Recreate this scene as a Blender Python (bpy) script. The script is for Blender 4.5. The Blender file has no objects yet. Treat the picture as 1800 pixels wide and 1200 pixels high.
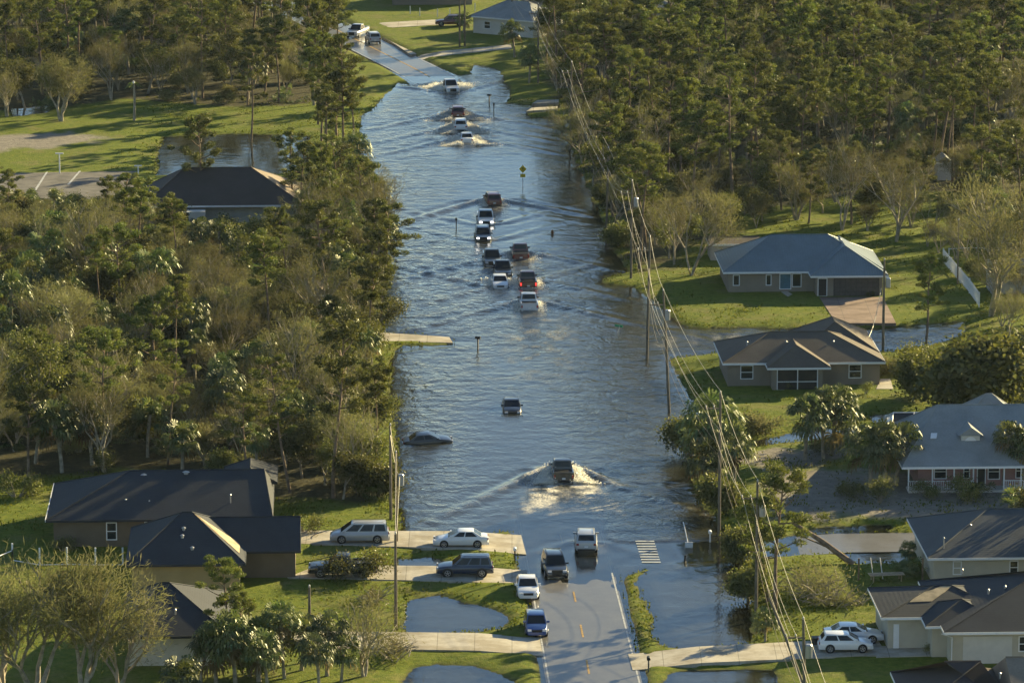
import bpy, bmesh, math, random
import numpy as np
from mathutils import Vector, Matrix
sc = bpy.context.scene
COL = sc.collection
R = math.radians
# ------------------------------------------------------------------ camera
FPX = 8000.0; CAMH = 99.0; PITCH = R(11.83)
cam = bpy.data.cameras.new('camera'); camo = bpy.data.objects.new('camera', cam); COL.objects.link(camo)
cam.sensor_width = 36; cam.lens = 36 * FPX / 1800.0
cam.clip_start = 1; cam.clip_end = 9000
camo.location = (0, 0, CAMH); camo.rotation_euler = (math.pi / 2 - PITCH, 0, 0)
sc.camera = camo
# ------------------------------------------------------------------ world, sun, exposure
SUN_EL = R(17); SUN_AZ = R(47)          # azimuth clockwise from +Y
w = bpy.data.worlds.new("World"); sc.world = w; w.use_nodes = True
nt = w.node_tree; bg = nt.nodes['Background']
sky = nt.nodes.new('ShaderNodeTexSky'); sky.sky_type = 'NISHITA'; sky.sun_disc = False
sky.sun_elevation = SUN_EL; sky.sun_rotation = SUN_AZ
sky.air_density = 1.0; sky.dust_density = 0.15; sky.ozone_density = 2.4; sky.altitude = 0
nt.links.new(sky.outputs[0], bg.inputs[0]); bg.inputs[1].default_value = 0.055
sl = bpy.data.lights.new('sun', 'SUN'); slo = bpy.data.objects.new('sun', sl); COL.objects.link(slo)
sl.energy = 5.0; sl.angle = R(0.5); sl.color = (1.0, 0.82, 0.44)
sdir = Vector((math.sin(SUN_AZ) * math.cos(SUN_EL), math.cos(SUN_AZ) * math.cos(SUN_EL), math.sin(SUN_EL)))
slo.rotation_euler = sdir.to_track_quat('Z', 'Y').to_euler(); slo.location = (80, 700, 120)
sc.view_settings.view_transform = 'Standard'; sc.view_settings.look = 'None'
sc.view_settings.exposure = 1.58; sc.view_settings.gamma = 1.0
sc.render.engine = 'CYCLES'
cy = sc.cycles
cy.max_bounces = 6; cy.diffuse_bounces = 2; cy.glossy_bounces = 3; cy.transmission_bounces = 2
cy.transparent_max_bounces = 6; cy.volume_bounces = 0; cy.caustics_reflective = False; cy.caustics_refractive = False
cy.use_denoising = True; cy.denoising_prefilter = 'ACCURATE'; cy.sample_clamp_indirect = 3.0

# ------------------------------------------------------------------ projection helper
cp, sp = math.cos(PITCH), math.sin(PITCH)
def P(px, py, z=0.0):
    dx = px - 900.0; dv = py - 600.0
    ry = cp * FPX - sp * dv; rz = -sp * FPX - cp * dv
    t = (z - CAMH) / rz
    return Vector((dx * t, ry * t, z))
def S(py):                      # pixels (of 1800) per metre at ground row py
    p = P(900, py)
    return FPX / (p.y * cp + CAMH * sp)
def PL(pts): return np.array([P(a, b)[:2] for a, b in pts])
# ------------------------------------------------------------------ numpy noise
def vnoise(x, y, seed=0):
    x = np.asarray(x, float); y = np.asarray(y, float)
    xi = np.floor(x); yi = np.floor(y); xf = x - xi; yf = y - yi
    def h(a, b):
        v = np.sin(a * 127.1 + b * 311.7 + seed * 74.7) * 43758.5453
        return v - np.floor(v)
    u = xf * xf * (3 - 2 * xf); v = yf * yf * (3 - 2 * yf)
    return (h(xi, yi) * (1 - u) + h(xi + 1, yi) * u) * (1 - v) + (h(xi, yi + 1) * (1 - u) + h(xi + 1, yi + 1) * u) * v
def fbm(x, y, seed=0, o=4):
    s = 0; a = .5
    for k in range(o):
        s = s + a * vnoise(x * 2 ** k, y * 2 ** k, seed + k); a *= .5
    return s
def poly_sd(x, y, poly):        # >0 inside
    x = np.asarray(x, float); y = np.asarray(y, float)
    n = len(poly); d = np.full(x.shape, 1e9); ins = np.zeros(x.shape, bool)
    for i in range(n):
        ax, ay = poly[i]; bx, by = poly[(i + 1) % n]
        ex, ey = bx - ax, by - ay; L = ex * ex + ey * ey + 1e-12
        t = np.clip(((x - ax) * ex + (y - ay) * ey) / L, 0, 1)
        d = np.minimum(d, (x - ax - t * ex) ** 2 + (y - ay - t * ey) ** 2)
        if abs(by - ay) > 1e-9:
            c = ((ay > y) != (by > y)) & (x < (bx - ax) * (y - ay) / (by - ay) + ax)
            ins ^= c
    d = np.sqrt(d)
    return np.where(ins, d, -d)
def line_d(x, y, pts):          # distance to polyline
    d = np.full(np.shape(x), 1e9)
    for (ax, ay), (bx, by) in zip(pts[:-1], pts[1:]):
        ex, ey = bx - ax, by - ay; L = ex * ex + ey * ey + 1e-12
        t = np.clip(((x - ax) * ex + (y - ay) * ey) / L, 0, 1)
        d = np.minimum(d, (x - ax - t * ex) ** 2 + (y - ay - t * ey) ** 2)
    return np.sqrt(d)
# ------------------------------------------------------------------ tags and meshes
def tag(o, label=None, cat=None, group=None, kind=None):
    if label: o['label'] = label
    if cat: o['category'] = cat
    if group: o['group'] = group
    if kind: o['kind'] = kind
    return o
def empty(name, loc, rz=0.0, label=None, cat=None, group=None):
    o = bpy.data.objects.new(name, None); COL.objects.link(o); o.empty_display_size = .5
    o.location = loc; o.rotation_euler = (0, 0, rz)
    return tag(o, label, cat, group)
class MB:
    def __init__(s): s.v = []; s.f = []; s.m = []
    def add(s, vs, fs, mi=0):
        b = len(s.v); s.v += [tuple(v) for v in vs]
        for f in fs: s.f.append(tuple(i + b for i in f)); s.m.append(mi)
    def box(s, x0, x1, y0, y1, z0, z1, mi=0, M=None):
        vs = [Vector(p) for p in ((x0,y0,z0),(x1,y0,z0),(x1,y1,z0),(x0,y1,z0),(x0,y0,z1),(x1,y0,z1),(x1,y1,z1),(x0,y1,z1))]
        if M is not None: vs = [M @ v for v in vs]
        s.add(vs, [(0,3,2,1),(4,5,6,7),(0,1,5,4),(1,2,6,5),(2,3,7,6),(3,0,4,7)], mi); return s
    def quad(s, a, b, c, d, mi=0): s.add([a, b, c, d], [(0, 1, 2, 3)], mi); return s
    def poly(s, pts, mi=0): s.add(pts, [tuple(range(len(pts)))], mi); return s
    def slab(s, pts, n, t, mi=0):          # polygon given thickness t along -n
        n = Vector(n).normalized(); a = [Vector(p) for p in pts]; b = [p - n * t for p in a]; k = len(a)
        s.add(a + b, [tuple(range(k)), tuple(range(2 * k - 1, k - 1, -1))] + [(i, i + k, (i + 1) % k + k, (i + 1) % k) for i in range(k)], mi); return s
    def tube(s, pts, rad, n=6, mi=0, cap=True):
        pts = [Vector(p) for p in pts]; rings = []
        for i, p in enumerate(pts):
            d = (pts[min(i + 1, len(pts) - 1)] - pts[max(i - 1, 0)])
            if d.length < 1e-9: d = Vector((0, 0, 1))
            d.normalize(); a = d.cross(Vector((0, 0, 1)) if abs(d.z) < .9 else Vector((1, 0, 0))).normalized(); b = d.cross(a)
            r = rad[i] if hasattr(rad, '__len__') else rad
            rings.append([p + (a * math.cos(2 * math.pi * k / n) + b * math.sin(2 * math.pi * k / n)) * r for k in range(n)])
        vs = [v for r in rings for v in r]; fs = []
        for i in range(len(rings) - 1):
            for k in range(n):
                fs.append((i * n + k, i * n + (k + 1) % n, (i + 1) * n + (k + 1) % n, (i + 1) * n + k))
        if cap: fs += [tuple(range(n - 1, -1, -1)), tuple((len(rings) - 1) * n + k for k in range(n))]
        s.add(vs, fs, mi); return s
    def build(s, name, mats, parent=None, smooth=None, link=True):
        me = bpy.data.meshes.new(name); me.from_pydata(s.v, [], s.f)
        if not isinstance(mats, (list, tuple)): mats = [mats]
        for m in mats: me.materials.append(m)
        if len(mats) > 1: me.polygons.foreach_set('material_index', s.m)
        if smooth is not None:
            me.polygons.foreach_set('use_smooth', [True] * len(me.polygons))
            if smooth < 170: me.set_sharp_from_angle(angle=R(smooth))
        me.update()
        o = bpy.data.objects.new(name, me)
        if link: COL.objects.link(o)
        if parent is not None: o.parent = parent
        return o
def grid_mesh(name, X, Y, Z, mat, attrs=None, smooth=True, skirt=None):
    ny, nx = X.shape
    co = np.stack([X, Y, Z], -1).reshape(-1, 3).astype(np.float32)
    i = np.arange(ny * nx).reshape(ny, nx)
    q = np.stack([i[:-1, :-1], i[:-1, 1:], i[1:, 1:], i[1:, :-1]], -1).reshape(-1, 4)
    me = bpy.data.meshes.new(name); me.vertices.add(len(co)); me.vertices.foreach_set('co', co.ravel())
    me.loops.add(q.size); me.loops.foreach_set('vertex_index', q.ravel().astype(np.int32))
    me.polygons.add(len(q)); me.polygons.foreach_set('loop_start', (np.arange(len(q)) * 4).astype(np.int32))
    me.polygons.foreach_set('loop_total', np.full(len(q), 4, np.int32))
    me.update(calc_edges=True); me.validate()
    if smooth: me.polygons.foreach_set('use_smooth', [True] * len(q))
    for k, v in (attrs or {}).items():
        a = me.attributes.new(k, 'FLOAT', 'POINT'); a.data.foreach_set('value', np.asarray(v, np.float32).ravel())
    me.materials.append(mat)
    o = bpy.data.objects.new(name, me); COL.objects.link(o); return o
# ------------------------------------------------------------------ materials
class NB:                       # tiny node helper
    def __init__(s, name):
        s.mat = bpy.data.materials.new(name); s.mat.use_nodes = True; s.t = s.mat.node_tree
        s.b = s.t.nodes['Principled BSDF']; s.out = s.t.nodes['Material Output']
    def n(s, typ, **kw):
        nd = s.t.nodes.new(typ)
        for k, v in kw.items():
            if k.startswith('i_'): nd.inputs[k[2:].replace('_', ' ')].default_value = v
            else: setattr(nd, k, v)
        return nd
    def l(s, a, b): s.t.links.new(a, b)
    def pos(s, scale=(1, 1, 1), obj=False):
        tc = s.n('ShaderNodeTexCoord'); mp = s.n('ShaderNodeMapping'); mp.inputs['Scale'].default_value = scale
        if obj: s.l(tc.outputs['Object'], mp.inputs[0])
        else:
            g = s.n('ShaderNodeNewGeometry'); s.l(g.outputs['Position'], mp.inputs[0])
        return mp.outputs[0]
    def noise(s, scale, detail=4, rough=.6, vec=None, dist=0):
        nd = s.n('ShaderNodeTexNoise'); nd.inputs['Scale'].default_value = scale; nd.inputs['Detail'].default_value = detail
        nd.inputs['Roughness'].default_value = rough; nd.inputs['Distortion'].default_value = dist
        s.l(vec if vec is not None else s.pos(), nd.inputs['Vector']); return nd.outputs['Fac']
    def ramp(s, fac, stops):
        r = s.n('ShaderNodeValToRGB'); e = r.color_ramp.elements
        while len(e) < len(stops): e.new(.5)
        for k, (p, c) in enumerate(stops): e[k].position = p; e[k].color = (*c, 1) if len(c) == 3 else c
        s.l(fac, r.inputs[0]); return r.outputs[0]
    def mix(s, fac, a, b, blend='MIX'):
        m = s.n('ShaderNodeMix', data_type='RGBA', blend_type=blend)
        for v, k in ((fac, 0), (a, 6), (b, 7)):
            if isinstance(v, (int, float)): m.inputs[k].default_value = v
            elif isinstance(v, tuple): m.inputs[k].default_value = (*v, 1) if len(v) == 3 else v
            else: s.l(v, m.inputs[k])
        return m.outputs[2]
    def math(s, op, a, b=None, clamp=False):
        m = s.n('ShaderNodeMath', operation=op, use_clamp=clamp)
        for v, k in ((a, 0), (b, 1)):
            if v is None: continue
            if isinstance(v, (int, float)): m.inputs[k].default_value = v
            else: s.l(v, m.inputs[k])
        return m.outputs[0]
    def attr(s, name): return s.n('ShaderNodeAttribute', attribute_name=name).outputs['Fac']
    def bump(s, h, strength=.3, dist=.05):
        b = s.n('ShaderNodeBump'); b.inputs['Strength'].default_value = strength; b.inputs['Distance'].default_value = dist
        s.l(h, b.inputs['Height']); s.l(b.outputs[0], s.b.inputs['Normal']); return b.outputs[0]
MATS = {}
def simple(name, col, rough=.7, metal=0, var=.12, scale=3.0, spec=.3, coat=0, bump=0):
    if name in MATS: return MATS[name]
    k = NB(name); k.b.inputs['Roughness'].default_value = rough; k.b.inputs['Metallic'].default_value = metal
    k.b.inputs['Specular IOR Level'].default_value = spec; k.b.inputs['Coat Weight'].default_value = coat
    f = k.noise(scale, 4); d = tuple(c * (1 - var * 2) for c in col); u = tuple(min(1, c * (1 + var * 2)) for c in col)
    k.l(k.ramp(f, [(.25, d), (.75, u)]), k.b.inputs['Base Color'])
    if bump: k.bump(k.noise(scale * 6, 3), bump, .02)
    MATS[name] = k.mat; return k.mat
def leafmat(name, c1, c2, transl=.35, gloss=.0, rough=.5):
    k = NB(name)
    oi = k.n('ShaderNodeObjectInfo'); nz = k.noise(.9, 2)
    col = k.mix(k.ramp(nz, [(.35, (0, 0, 0)), (.65, (1, 1, 1))]), c1, c2)
    hs = k.n('ShaderNodeHueSaturation'); k.l(col, hs.inputs['Color'])
    k.l(k.math('ADD', k.math('MULTIPLY', oi.outputs['Random'], .03), .49), hs.inputs['Hue'])
    k.l(k.math('ADD', k.math('MULTIPLY', oi.outputs['Random'], .75), .62), hs.inputs['Value'])
    d = k.n('ShaderNodeBsdfDiffuse'); t = k.n('ShaderNodeBsdfTranslucent')
    k.l(hs.outputs[0], d.inputs[0]); k.l(hs.outputs[0], t.inputs[0])
    m = k.n('ShaderNodeMixShader'); m.inputs[0].default_value = transl; k.l(d.outputs[0], m.inputs[1]); k.l(t.outputs[0], m.inputs[2])
    last = m.outputs[0]
    if gloss > 0:
        g = k.n('ShaderNodeBsdfGlossy'); g.inputs['Roughness'].default_value = rough; g.inputs['Color'].default_value = (.9, .9, .8, 1)
        m2 = k.n('ShaderNodeMixShader'); m2.inputs[0].default_value = gloss; k.l(last, m2.inputs[1]); k.l(g.outputs[0], m2.inputs[2]); last = m2.outputs[0]
    k.l(last, k.out.inputs[0]); k.t.nodes.remove(k.b)
    return k.mat
M_pine = leafmat('pine_needles', (.062, .084, .014), (.150, .152, .028), .5, .03)
M_twig = leafmat('dry_twig_leaves', (.175, .155, .078), (.165, .165, .058), .45)
M_leaf = leafmat('broad_leaves', (.060, .074, .014), (.155, .148, .030), .5, .04)
M_palm = leafmat('palm_fronds', (.05, .085, .018), (.15, .165, .045), .4, .05, .45)
M_dead = leafmat('dead_fronds', (.16, .11, .05), (.22, .16, .07), .3)
M_bark = simple('bark', (.19, .135, .09), .9, var=.3, scale=2.5)
M_barkg = simple('grey_bark', (.30, .26, .195), .9, var=.25, scale=2.5)
M_pole = simple('weathered_pole_wood', (.17, .14, .10), .85, var=.15, scale=2)
M_wire = simple('aluminium_wire', (.34, .31, .24), .5, metal=.3)
M_cable = simple('black_cable', (.05, .05, .05), .5)
M_white = simple('white_paint', (.78, .78, .76), .5, var=.03)
M_metal = simple('grey_metal', (.38, .39, .40), .4, metal=.5, var=.05)
M_conc = None
# ------------------------------------------------------------------ layout polygons in the flood plain (photo rows/columns -> ground)
W_MAIN = [(722,150),(700,146),(660,190),(636,205),(630,260),(640,340),(662,420),(672,500),(676,560),(672,588),(740,588),(806,600),(790,606),
  (700,606),(682,640),(690,740),(698,860),(702,942),(800,944),(850,942),(914,930),(922,985),(932,1000),(1080,1024),(1102,1012),(1138,1000),(1112,1025),(1130,1060),(1140,1100),(1172,1138),
  (1215,1141),(1322,1130),(1330,1065),(1302,985),(1330,960),(1305,935),(1262,925),(1238,880),(1214,830),(1222,770),(1232,725),(1196,680),
  (1180,650),(1176,630),(1265,620),(1400,618),(1548,620),(1640,606),(1700,590),(1690,566),(1622,572),(1560,574),(1500,578),(1420,578),(1330,575),(1240,576),(1196,572),
  (1168,545),(1120,505),(1062,496),(1062,490),(1110,478),(1080,440),(1060,390),(1030,330),(1004,262),(996,215),(985,206),(935,206),(925,200),(975,196),(980,186),(920,184),
  (895,180),(892,150),(880,125),(850,116),(832,113),(828,131),(795,134),(768,134),(745,140)]
PONDS = [
 [(700,984),(745,981),(775,985),(790,993),(765,1001),(700,1001)],
 [(705,1062),(725,1050),(775,1047),(830,1060),(870,1070),(888,1088),(880,1103),(840,1110),(720,1115),(706,1100)],
 [(730,1175),(770,1168),(830,1170),(880,1185),(910,1200),(930,1240),(700,1240)],
 [(1165,1182),(1200,1177),(1350,1178),(1365,1190),(1360,1260),(1150,1260)],
 [(278,252),(290,241),(420,236),(545,238),(545,296),(480,308),(278,308)],
 [(1400,932),(1440,926),(1562,925),(1562,944),(1400,947)],
 [(1310,778),(1400,760),(1500,748),(1510,758),(1420,775),(1320,786)],
 [(1522,730),(1640,728),(1615,745),(1540,745)],
 [(1475,966),(1560,960),(1605,978),(1590,988),(1490,990)],
 [(20,192),(80,186),(90,198),(20,205)],
]
W_MAINw = PL(W_MAIN); PONDSw = [PL(p) for p in PONDS]
# roads: centre lines (world)
def xl(py): return 963 - (1190 - py) * 0.1843
def xr(py): return 1122 - (1190 - py) * 0.2470
ctr_px = [((xl(y) + xr(y)) / 2, y) for y in (1330, 1190, 1000, 800, 600, 450, 330, 250, 200)] + [(796,158),(742,128),(668,92),(612,64),(560,38),(480,4)]
def chaikin(p, k=2):
    p = [Vector(a) for a in p]
    for _ in range(k):
        q = [p[0]]
        for a, b in zip(p[:-1], p[1:]): q += [a * .75 + b * .25, a * .25 + b * .75]
        p = q + [p[-1]]
    return p
ROAD = chaikin([P(a, b) for a, b in ctr_px], 2); ROAD2 = [(p.x, p.y) for p in ROAD]
SIDE = [P(1040, 975), P(1300, 966), P(1480, 955), P(1700, 952), P(1900, 950)]; SIDE2 = [(p.x, p.y) for p in SIDE]
NSTREET = [P(900, 592), P(1300, 600), P(1620, 588), P(1850, 585)]; NSTREET2 = [(p.x, p.y) for p in NSTREET]
RW = 3.75
def road_z(y):                  # carriageway level along the road (y world)
    y = np.asarray(y, float)
    ya = P(900, 1060).y; yb = P(900, 925).y; yc = P(900, 200).y; yd = P(900, 120).y
    z = np.where(y < ya, .03, np.where(y < yb, .03 - .13 * (y - ya) / (yb - ya), -.10 - .02 * (y - yb)))
    z = np.maximum(z, -.42); t = np.clip((y - yc) / (yd - yc), 0, 1)
    return z * (1 - t) + .10 * t
def road_zv(a, b): return road_z(b) + .05 * (fbm(a * .55, b * .16, 17) - .47) * np.clip((b - P(900, 1110).y) / 10, 0, 1) * (np.asarray(b) < P(900, 850).y)
def ground_z(x, y):
    x = np.asarray(x, float); y = np.asarray(y, float)
    sd = poly_sd(x, y, W_MAINw)
    for p in PONDSw: sd = np.maximum(sd, poly_sd(x, y, p))
    sd = sd + (fbm(x * .35, y * .16, 3) - .47) * 1.6 + (fbm(x * 1.3, y * .6, 9) - .47) * .7
    land = .34 * (1 - np.exp(np.minimum(sd, 0) / 1.8)) + .02 + (fbm(x * .5, y * .5, 5) - .5) * .10 * np.clip(-sd / 2, 0, 1)
    bed = -.03 - .6 * (1 - np.exp(-np.maximum(sd, 0) / 4.0))
    z = np.where(sd < 0, land, bed)
    dr = line_d(x, y, ROAD2); rz = road_z(y) - .10
    t = np.clip((dr - RW - .25) / .9, 0, 1); z = rz * (1 - t) + z * t
    ds = line_d(x, y, SIDE2); t = np.clip((ds - 3.2) / .8, 0, 1)
    z = np.where(ds < 4.2, (-.06 + .0 * z) * (1 - t) + z * t, z)
    z = np.where(dr < RW + .3, np.minimum(z, rz), z)
    for q in DQw:
        b = (x > q[:, 0].min()) & (x < q[:, 0].max()) & (y > q[:, 1].min()) & (y < q[:, 1].max())
        if b.any(): zz = z[b]; z[b] = np.where(poly_sd(x[b], y[b], q) > .25, np.minimum(zz, -.12), zz)
    return z
DQ = [[(515,962),(925,975),(916,941),(515,939)],[(505,1022),(932,1032),(926,1003),(560,1000)],[(395,1143),(955,1153),(948,1121),(400,1115)],[(1112,1178),(1560,1158),(1540,1128),(1104,1150)],
 [(665,602),(796,604),(790,594),(665,586)],[(722,108),(900,90),(898,83),(740,98)]]
DQw = [PL(q) for q in DQ]
def gz(x, y): return float(ground_z(np.array([x]), np.array([y]))[0])
def G(px, py):                  # a point on the ground under a pixel
    p = P(px, py); p = P(px, py, max(0.0, gz(p.x, p.y))); return Vector((p.x, p.y, gz(p.x, p.y)))
FOREST = {
 'left': [(0-260,330),(70,345),(150,375),(230,400),(300,398),(380,402),(540,400),(600,350),(640,345),(660,420),(668,520),(662,590),(655,640),(655,760),(672,880),(600,890),(480,885),(300,835),(-260,860)],
 'right': [(985,60),(1090,45),(1190,40),(1230,-4),(1950,-6),(2100,330),(1950,520),(1760,450),(1720,420),(1690,345),(1560,335),(1430,360),(1330,372),(1240,410),(1180,480),(1125,480),(1085,440),(1060,380),(1030,320),(1010,250),(995,200),(960,120)],
 'topleft': [(-300,-6),(540,-6),(600,20),(590,55),(560,110),(600,150),(560,190),(380,192),(220,178),(60,196),(-300,205)],
}
FORw = {k: PL(v) for k, v in FOREST.items()}
SANDw = [PL([(1345,842),(1440,826),(1700,850),(1900,870),(1900,925),(1560,922),(1340,920)]), PL([(1290,800),(1440,785),(1560,800),(1440,830),(1320,840)]), PL([(-60,248),(120,238),(200,245),(130,262),(-60,275)])]

# ground ------------------------------------------------------------
def ground_material():
    k = NB('ground'); b = k.b; b.inputs['Roughness'].default_value = .95; b.inputs['Specular IOR Level'].default_value = .15
    n1 = k.noise(.22, 5, .6); n2 = k.noise(1.6, 5, .7); n3 = k.noise(9, 3, .7)
    grass = k.ramp(n2, [(.25, (.060, .092, .008)), (.5, (.115, .148, .010)), (.75, (.180, .185, .022))])
    dry = k.ramp(n3, [(.3, (.12, .115, .035)), (.7, (.22, .19, .07))])
    g = k.mix(k.ramp(k.math('ADD', k.math('MULTIPLY', n1, .75), k.math('MULTIPLY', n2, .25)), [(.50, (0, 0, 0)), (.66, (.75, .75, .75))]), grass, dry)
    litter = k.ramp(n2, [(.3, (.035, .030, .016)), (.55, (.06, .055, .022)), (.8, (.12, .095, .045))])
    g = k.mix(k.attr('litter'), g, litter)
    sand = k.ramp(n2, [(.3, (.17, .15, .12)), (.7, (.30, .27, .22))])
    g = k.mix(k.attr('sand'), g, sand)
    mud = k.ramp(n2, [(.3, (.035, .028, .015)), (.7, (.07, .055, .03))])
    g = k.mix(k.attr('mud'), g, mud)
    k.l(g, b.inputs['Base Color']); k.bump(k.math('ADD', n2, k.math('MULTIPLY', n3, .6)), .9, .18)
    return k.mat
xs = np.arange(-105, 120.1, .5); ys = np.arange(325, 860, .6)
X, Y = np.meshgrid(xs, ys); Z = ground_z(X, Y)
lit = np.zeros_like(X)
for k_ in FORw: lit = np.maximum(lit, np.clip(poly_sd(X, Y, FORw[k_]) / 2.5 + .5 + (fbm(X * .3, Y * .3, 31) - .5) * 3, 0, 1))
snd = np.zeros_like(X)
for p in SANDw: snd = np.maximum(snd, np.clip(poly_sd(X, Y, p) / 2 + .5 + (fbm(X * .4, Y * .3, 33) - .5) * 4, 0, 1))
mud = np.clip((.07 - Z) / .08, 0, 1)
M_ground = ground_material()
tag(grid_mesh('ground', X, Y, Z, M_ground, {'litter': lit, 'sand': snd, 'mud': mud}), kind='structure')
mb = MB(); far = 6000; x0, x1, y0, y1 = xs[0] + .2, xs[-1] - .2, ys[0] + .2, ys[-1] - .2
for a in (((-far, -far), (far, y0)), ((-far, y1), (far, far)), ((-far, y0), (x0, y1)), ((x1, y0), (far, y1))):
    (a0, b0), (a1, b1) = a; mb.quad((a0, b0, .2), (a1, b0, .2), (a1, b1, .2), (a0, b1, .2))
tag(mb.build('terrain', M_ground), kind='structure')
# roads ------------------------------------------------------------
def strip(name, pts, half, mat, zf, nx=8, off=0.0, end=None, kind='structure', seg=1.0):
    ps = [Vector((p[0], p[1], 0)) for p in pts]; fine = []
    for a, b in zip(ps[:-1], ps[1:]):
        n = max(1, int((b - a).length / seg)); fine += [a.lerp(b, i / n) for i in range(n)]
    fine.append(ps[-1]); n = len(fine); XX = np.zeros((n, nx + 1)); YY = np.zeros((n, nx + 1))
    for i in range(n):
        t = (fine[min(i + 1, n - 1)] - fine[max(i - 1, 0)]).normalized(); r = Vector((t.y, -t.x, 0))
        for j in range(nx + 1):
            s_ = (j / nx * 2 - 1) * half + off; q = fine[i] + r * s_; XX[i, j] = q.x; YY[i, j] = q.y
    return grid_mesh(name, XX, YY, zf(XX, YY), mat), fine
def asphalt(name, c=(.105, .100, .092)):
    k = NB(name); b = k.b
    n1 = k.noise(.5, 4); n2 = k.noise(7, 3)
    col = k.ramp(k.math('ADD', k.math('MULTIPLY', n1, .6), k.math('MULTIPLY', n2, .4)), [(.3, tuple(v * .75 for v in c)), (.7, tuple(v * 1.3 for v in c))])
    k.l(col, b.inputs['Base Color']); b.inputs['Roughness'].default_value = .55; b.inputs['Coat Weight'].default_value = .5
    k.l(k.ramp(n1, [(.35, (.03, .03, .03)), (.75, (.30, .30, .30))]), b.inputs['Coat Roughness']); b.inputs['Coat IOR'].default_value = 1.33
    k.bump(n2, .25, .02); return k.mat
M_asph = asphalt('asphalt')
ro, rfine = strip('road', ROAD2, RW, M_asph, lambda a, b: road_zv(a, b), 14); tag(ro, kind='structure')
so, _ = strip('side_road', SIDE2, 3.3, M_asph, lambda a, b: -.035 + .10 * np.clip((a - P(1380, 955).x) / 3, 0, 1), 6); tag(so, kind='structure')
M_mark = simple('white_marking', (.42, .42, .40), .6, var=.3, scale=4)
M_yel = simple('yellow_marking', (.40, .25, .07), .6, var=.3, scale=4)
for s_ in (-1, 1):
    o, _ = strip('edge_line', ROAD2, .07, M_mark, lambda a, b: road_zv(a, b) + .008, 1, off=s_ * (RW - .22)); tag(o, kind='structure')
mk = MB()
def dash_quad(a, b, hw, z):
    t = (b - a).normalized(); r = Vector((t.y, -t.x, 0)) * hw
    mk.quad((a - r).to_tuple()[:2] + (z,), (a + r).to_tuple()[:2] + (z,), (b + r).to_tuple()[:2] + (z,), (b - r).to_tuple()[:2] + (z,))
for (ax, ay, bx, by) in ((1035.5,1184,1031,1160),(1025,1120,1020.5,1098),(1012,1058,1008,1040),(989,952,984,938)):
    a = P(ax, ay); b = P(bx, by); dash_quad(a, b, .075, float(road_z(a.y)) + .014)
tag(mk.build('centre_line', M_yel), kind='structure')
mk = MB(); t_d = None
for seg in ((0.0, .55),):
    a = P(742, 128); b = P(560, 38)
    for off in (-.12, .12):
        pass
o, _ = strip('centre_line', [(p.x, p.y) for p in ROAD if p.y > P(900, 155).y], .12, M_yel, lambda a, b: road_z(b) + .010, 1); tag(o, kind='structure')
mk = MB()
for i in range(9):
    yy = 951 + i * 4.6; xx = 1117 + i * 1.4; a = P(xx, yy); b = P(xx + 33, yy)
    mk.quad((a.x, a.y - .19, .032), (b.x, b.y - .19, .032), (b.x, b.y + .19, .032), (a.x, a.y + .19, .032))
tag(mk.build('crosswalk', simple('crosswalk_paint', (.42, .43, .42), .6, var=.1)), kind='structure')
# driveways --------------------------------------------------------
def concrete(name, c):
    k = NB(name); n1 = k.noise(.6, 5); n2 = k.noise(6, 4)
    k.l(k.ramp(k.math('ADD', k.math('MULTIPLY', n1, .55), k.math('MULTIPLY', n2, .45)), [(.3, tuple(v * .78 for v in c)), (.7, tuple(min(1, v * 1.15) for v in c))]), k.b.inputs['Base Color'])
    bt = k.n('ShaderNodeTexBrick'); bt.offset = 0.0; bt.inputs['Scale'].default_value = 1.0; bt.inputs['Brick Width'].default_value = 3.0; bt.inputs['Row Height'].default_value = 30.0; bt.inputs['Mortar Size'].default_value = .035
    k.l(k.pos(), bt.inputs['Vector']); src = k.b.inputs['Base Color'].links[0].from_socket
    st_ = k.ramp(k.noise(.28, 4, .7, k.pos((1, 1.6, 1))), [(.42, (1, 1, 1)), (.62, (.66, .62, .55))])
    k.l(k.mix(1.0, k.mix(k.math('MULTIPLY', bt.outputs['Fac'], .55), src, (.10, .09, .07)), st_, 'MULTIPLY'), k.b.inputs['Base Color'])
    k.b.inputs['Roughness'].default_value = .85; k.bump(n2, .2, .02); return k.mat
M_conc = concrete('concrete', (.46, .42, .34)); M_brick = concrete('brick_paving', (.26, .18, .135)); M_gasph = simple('worn_paving', (.13, .12, .105), .95, var=.25, scale=.5)
DRIVES = []
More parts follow.
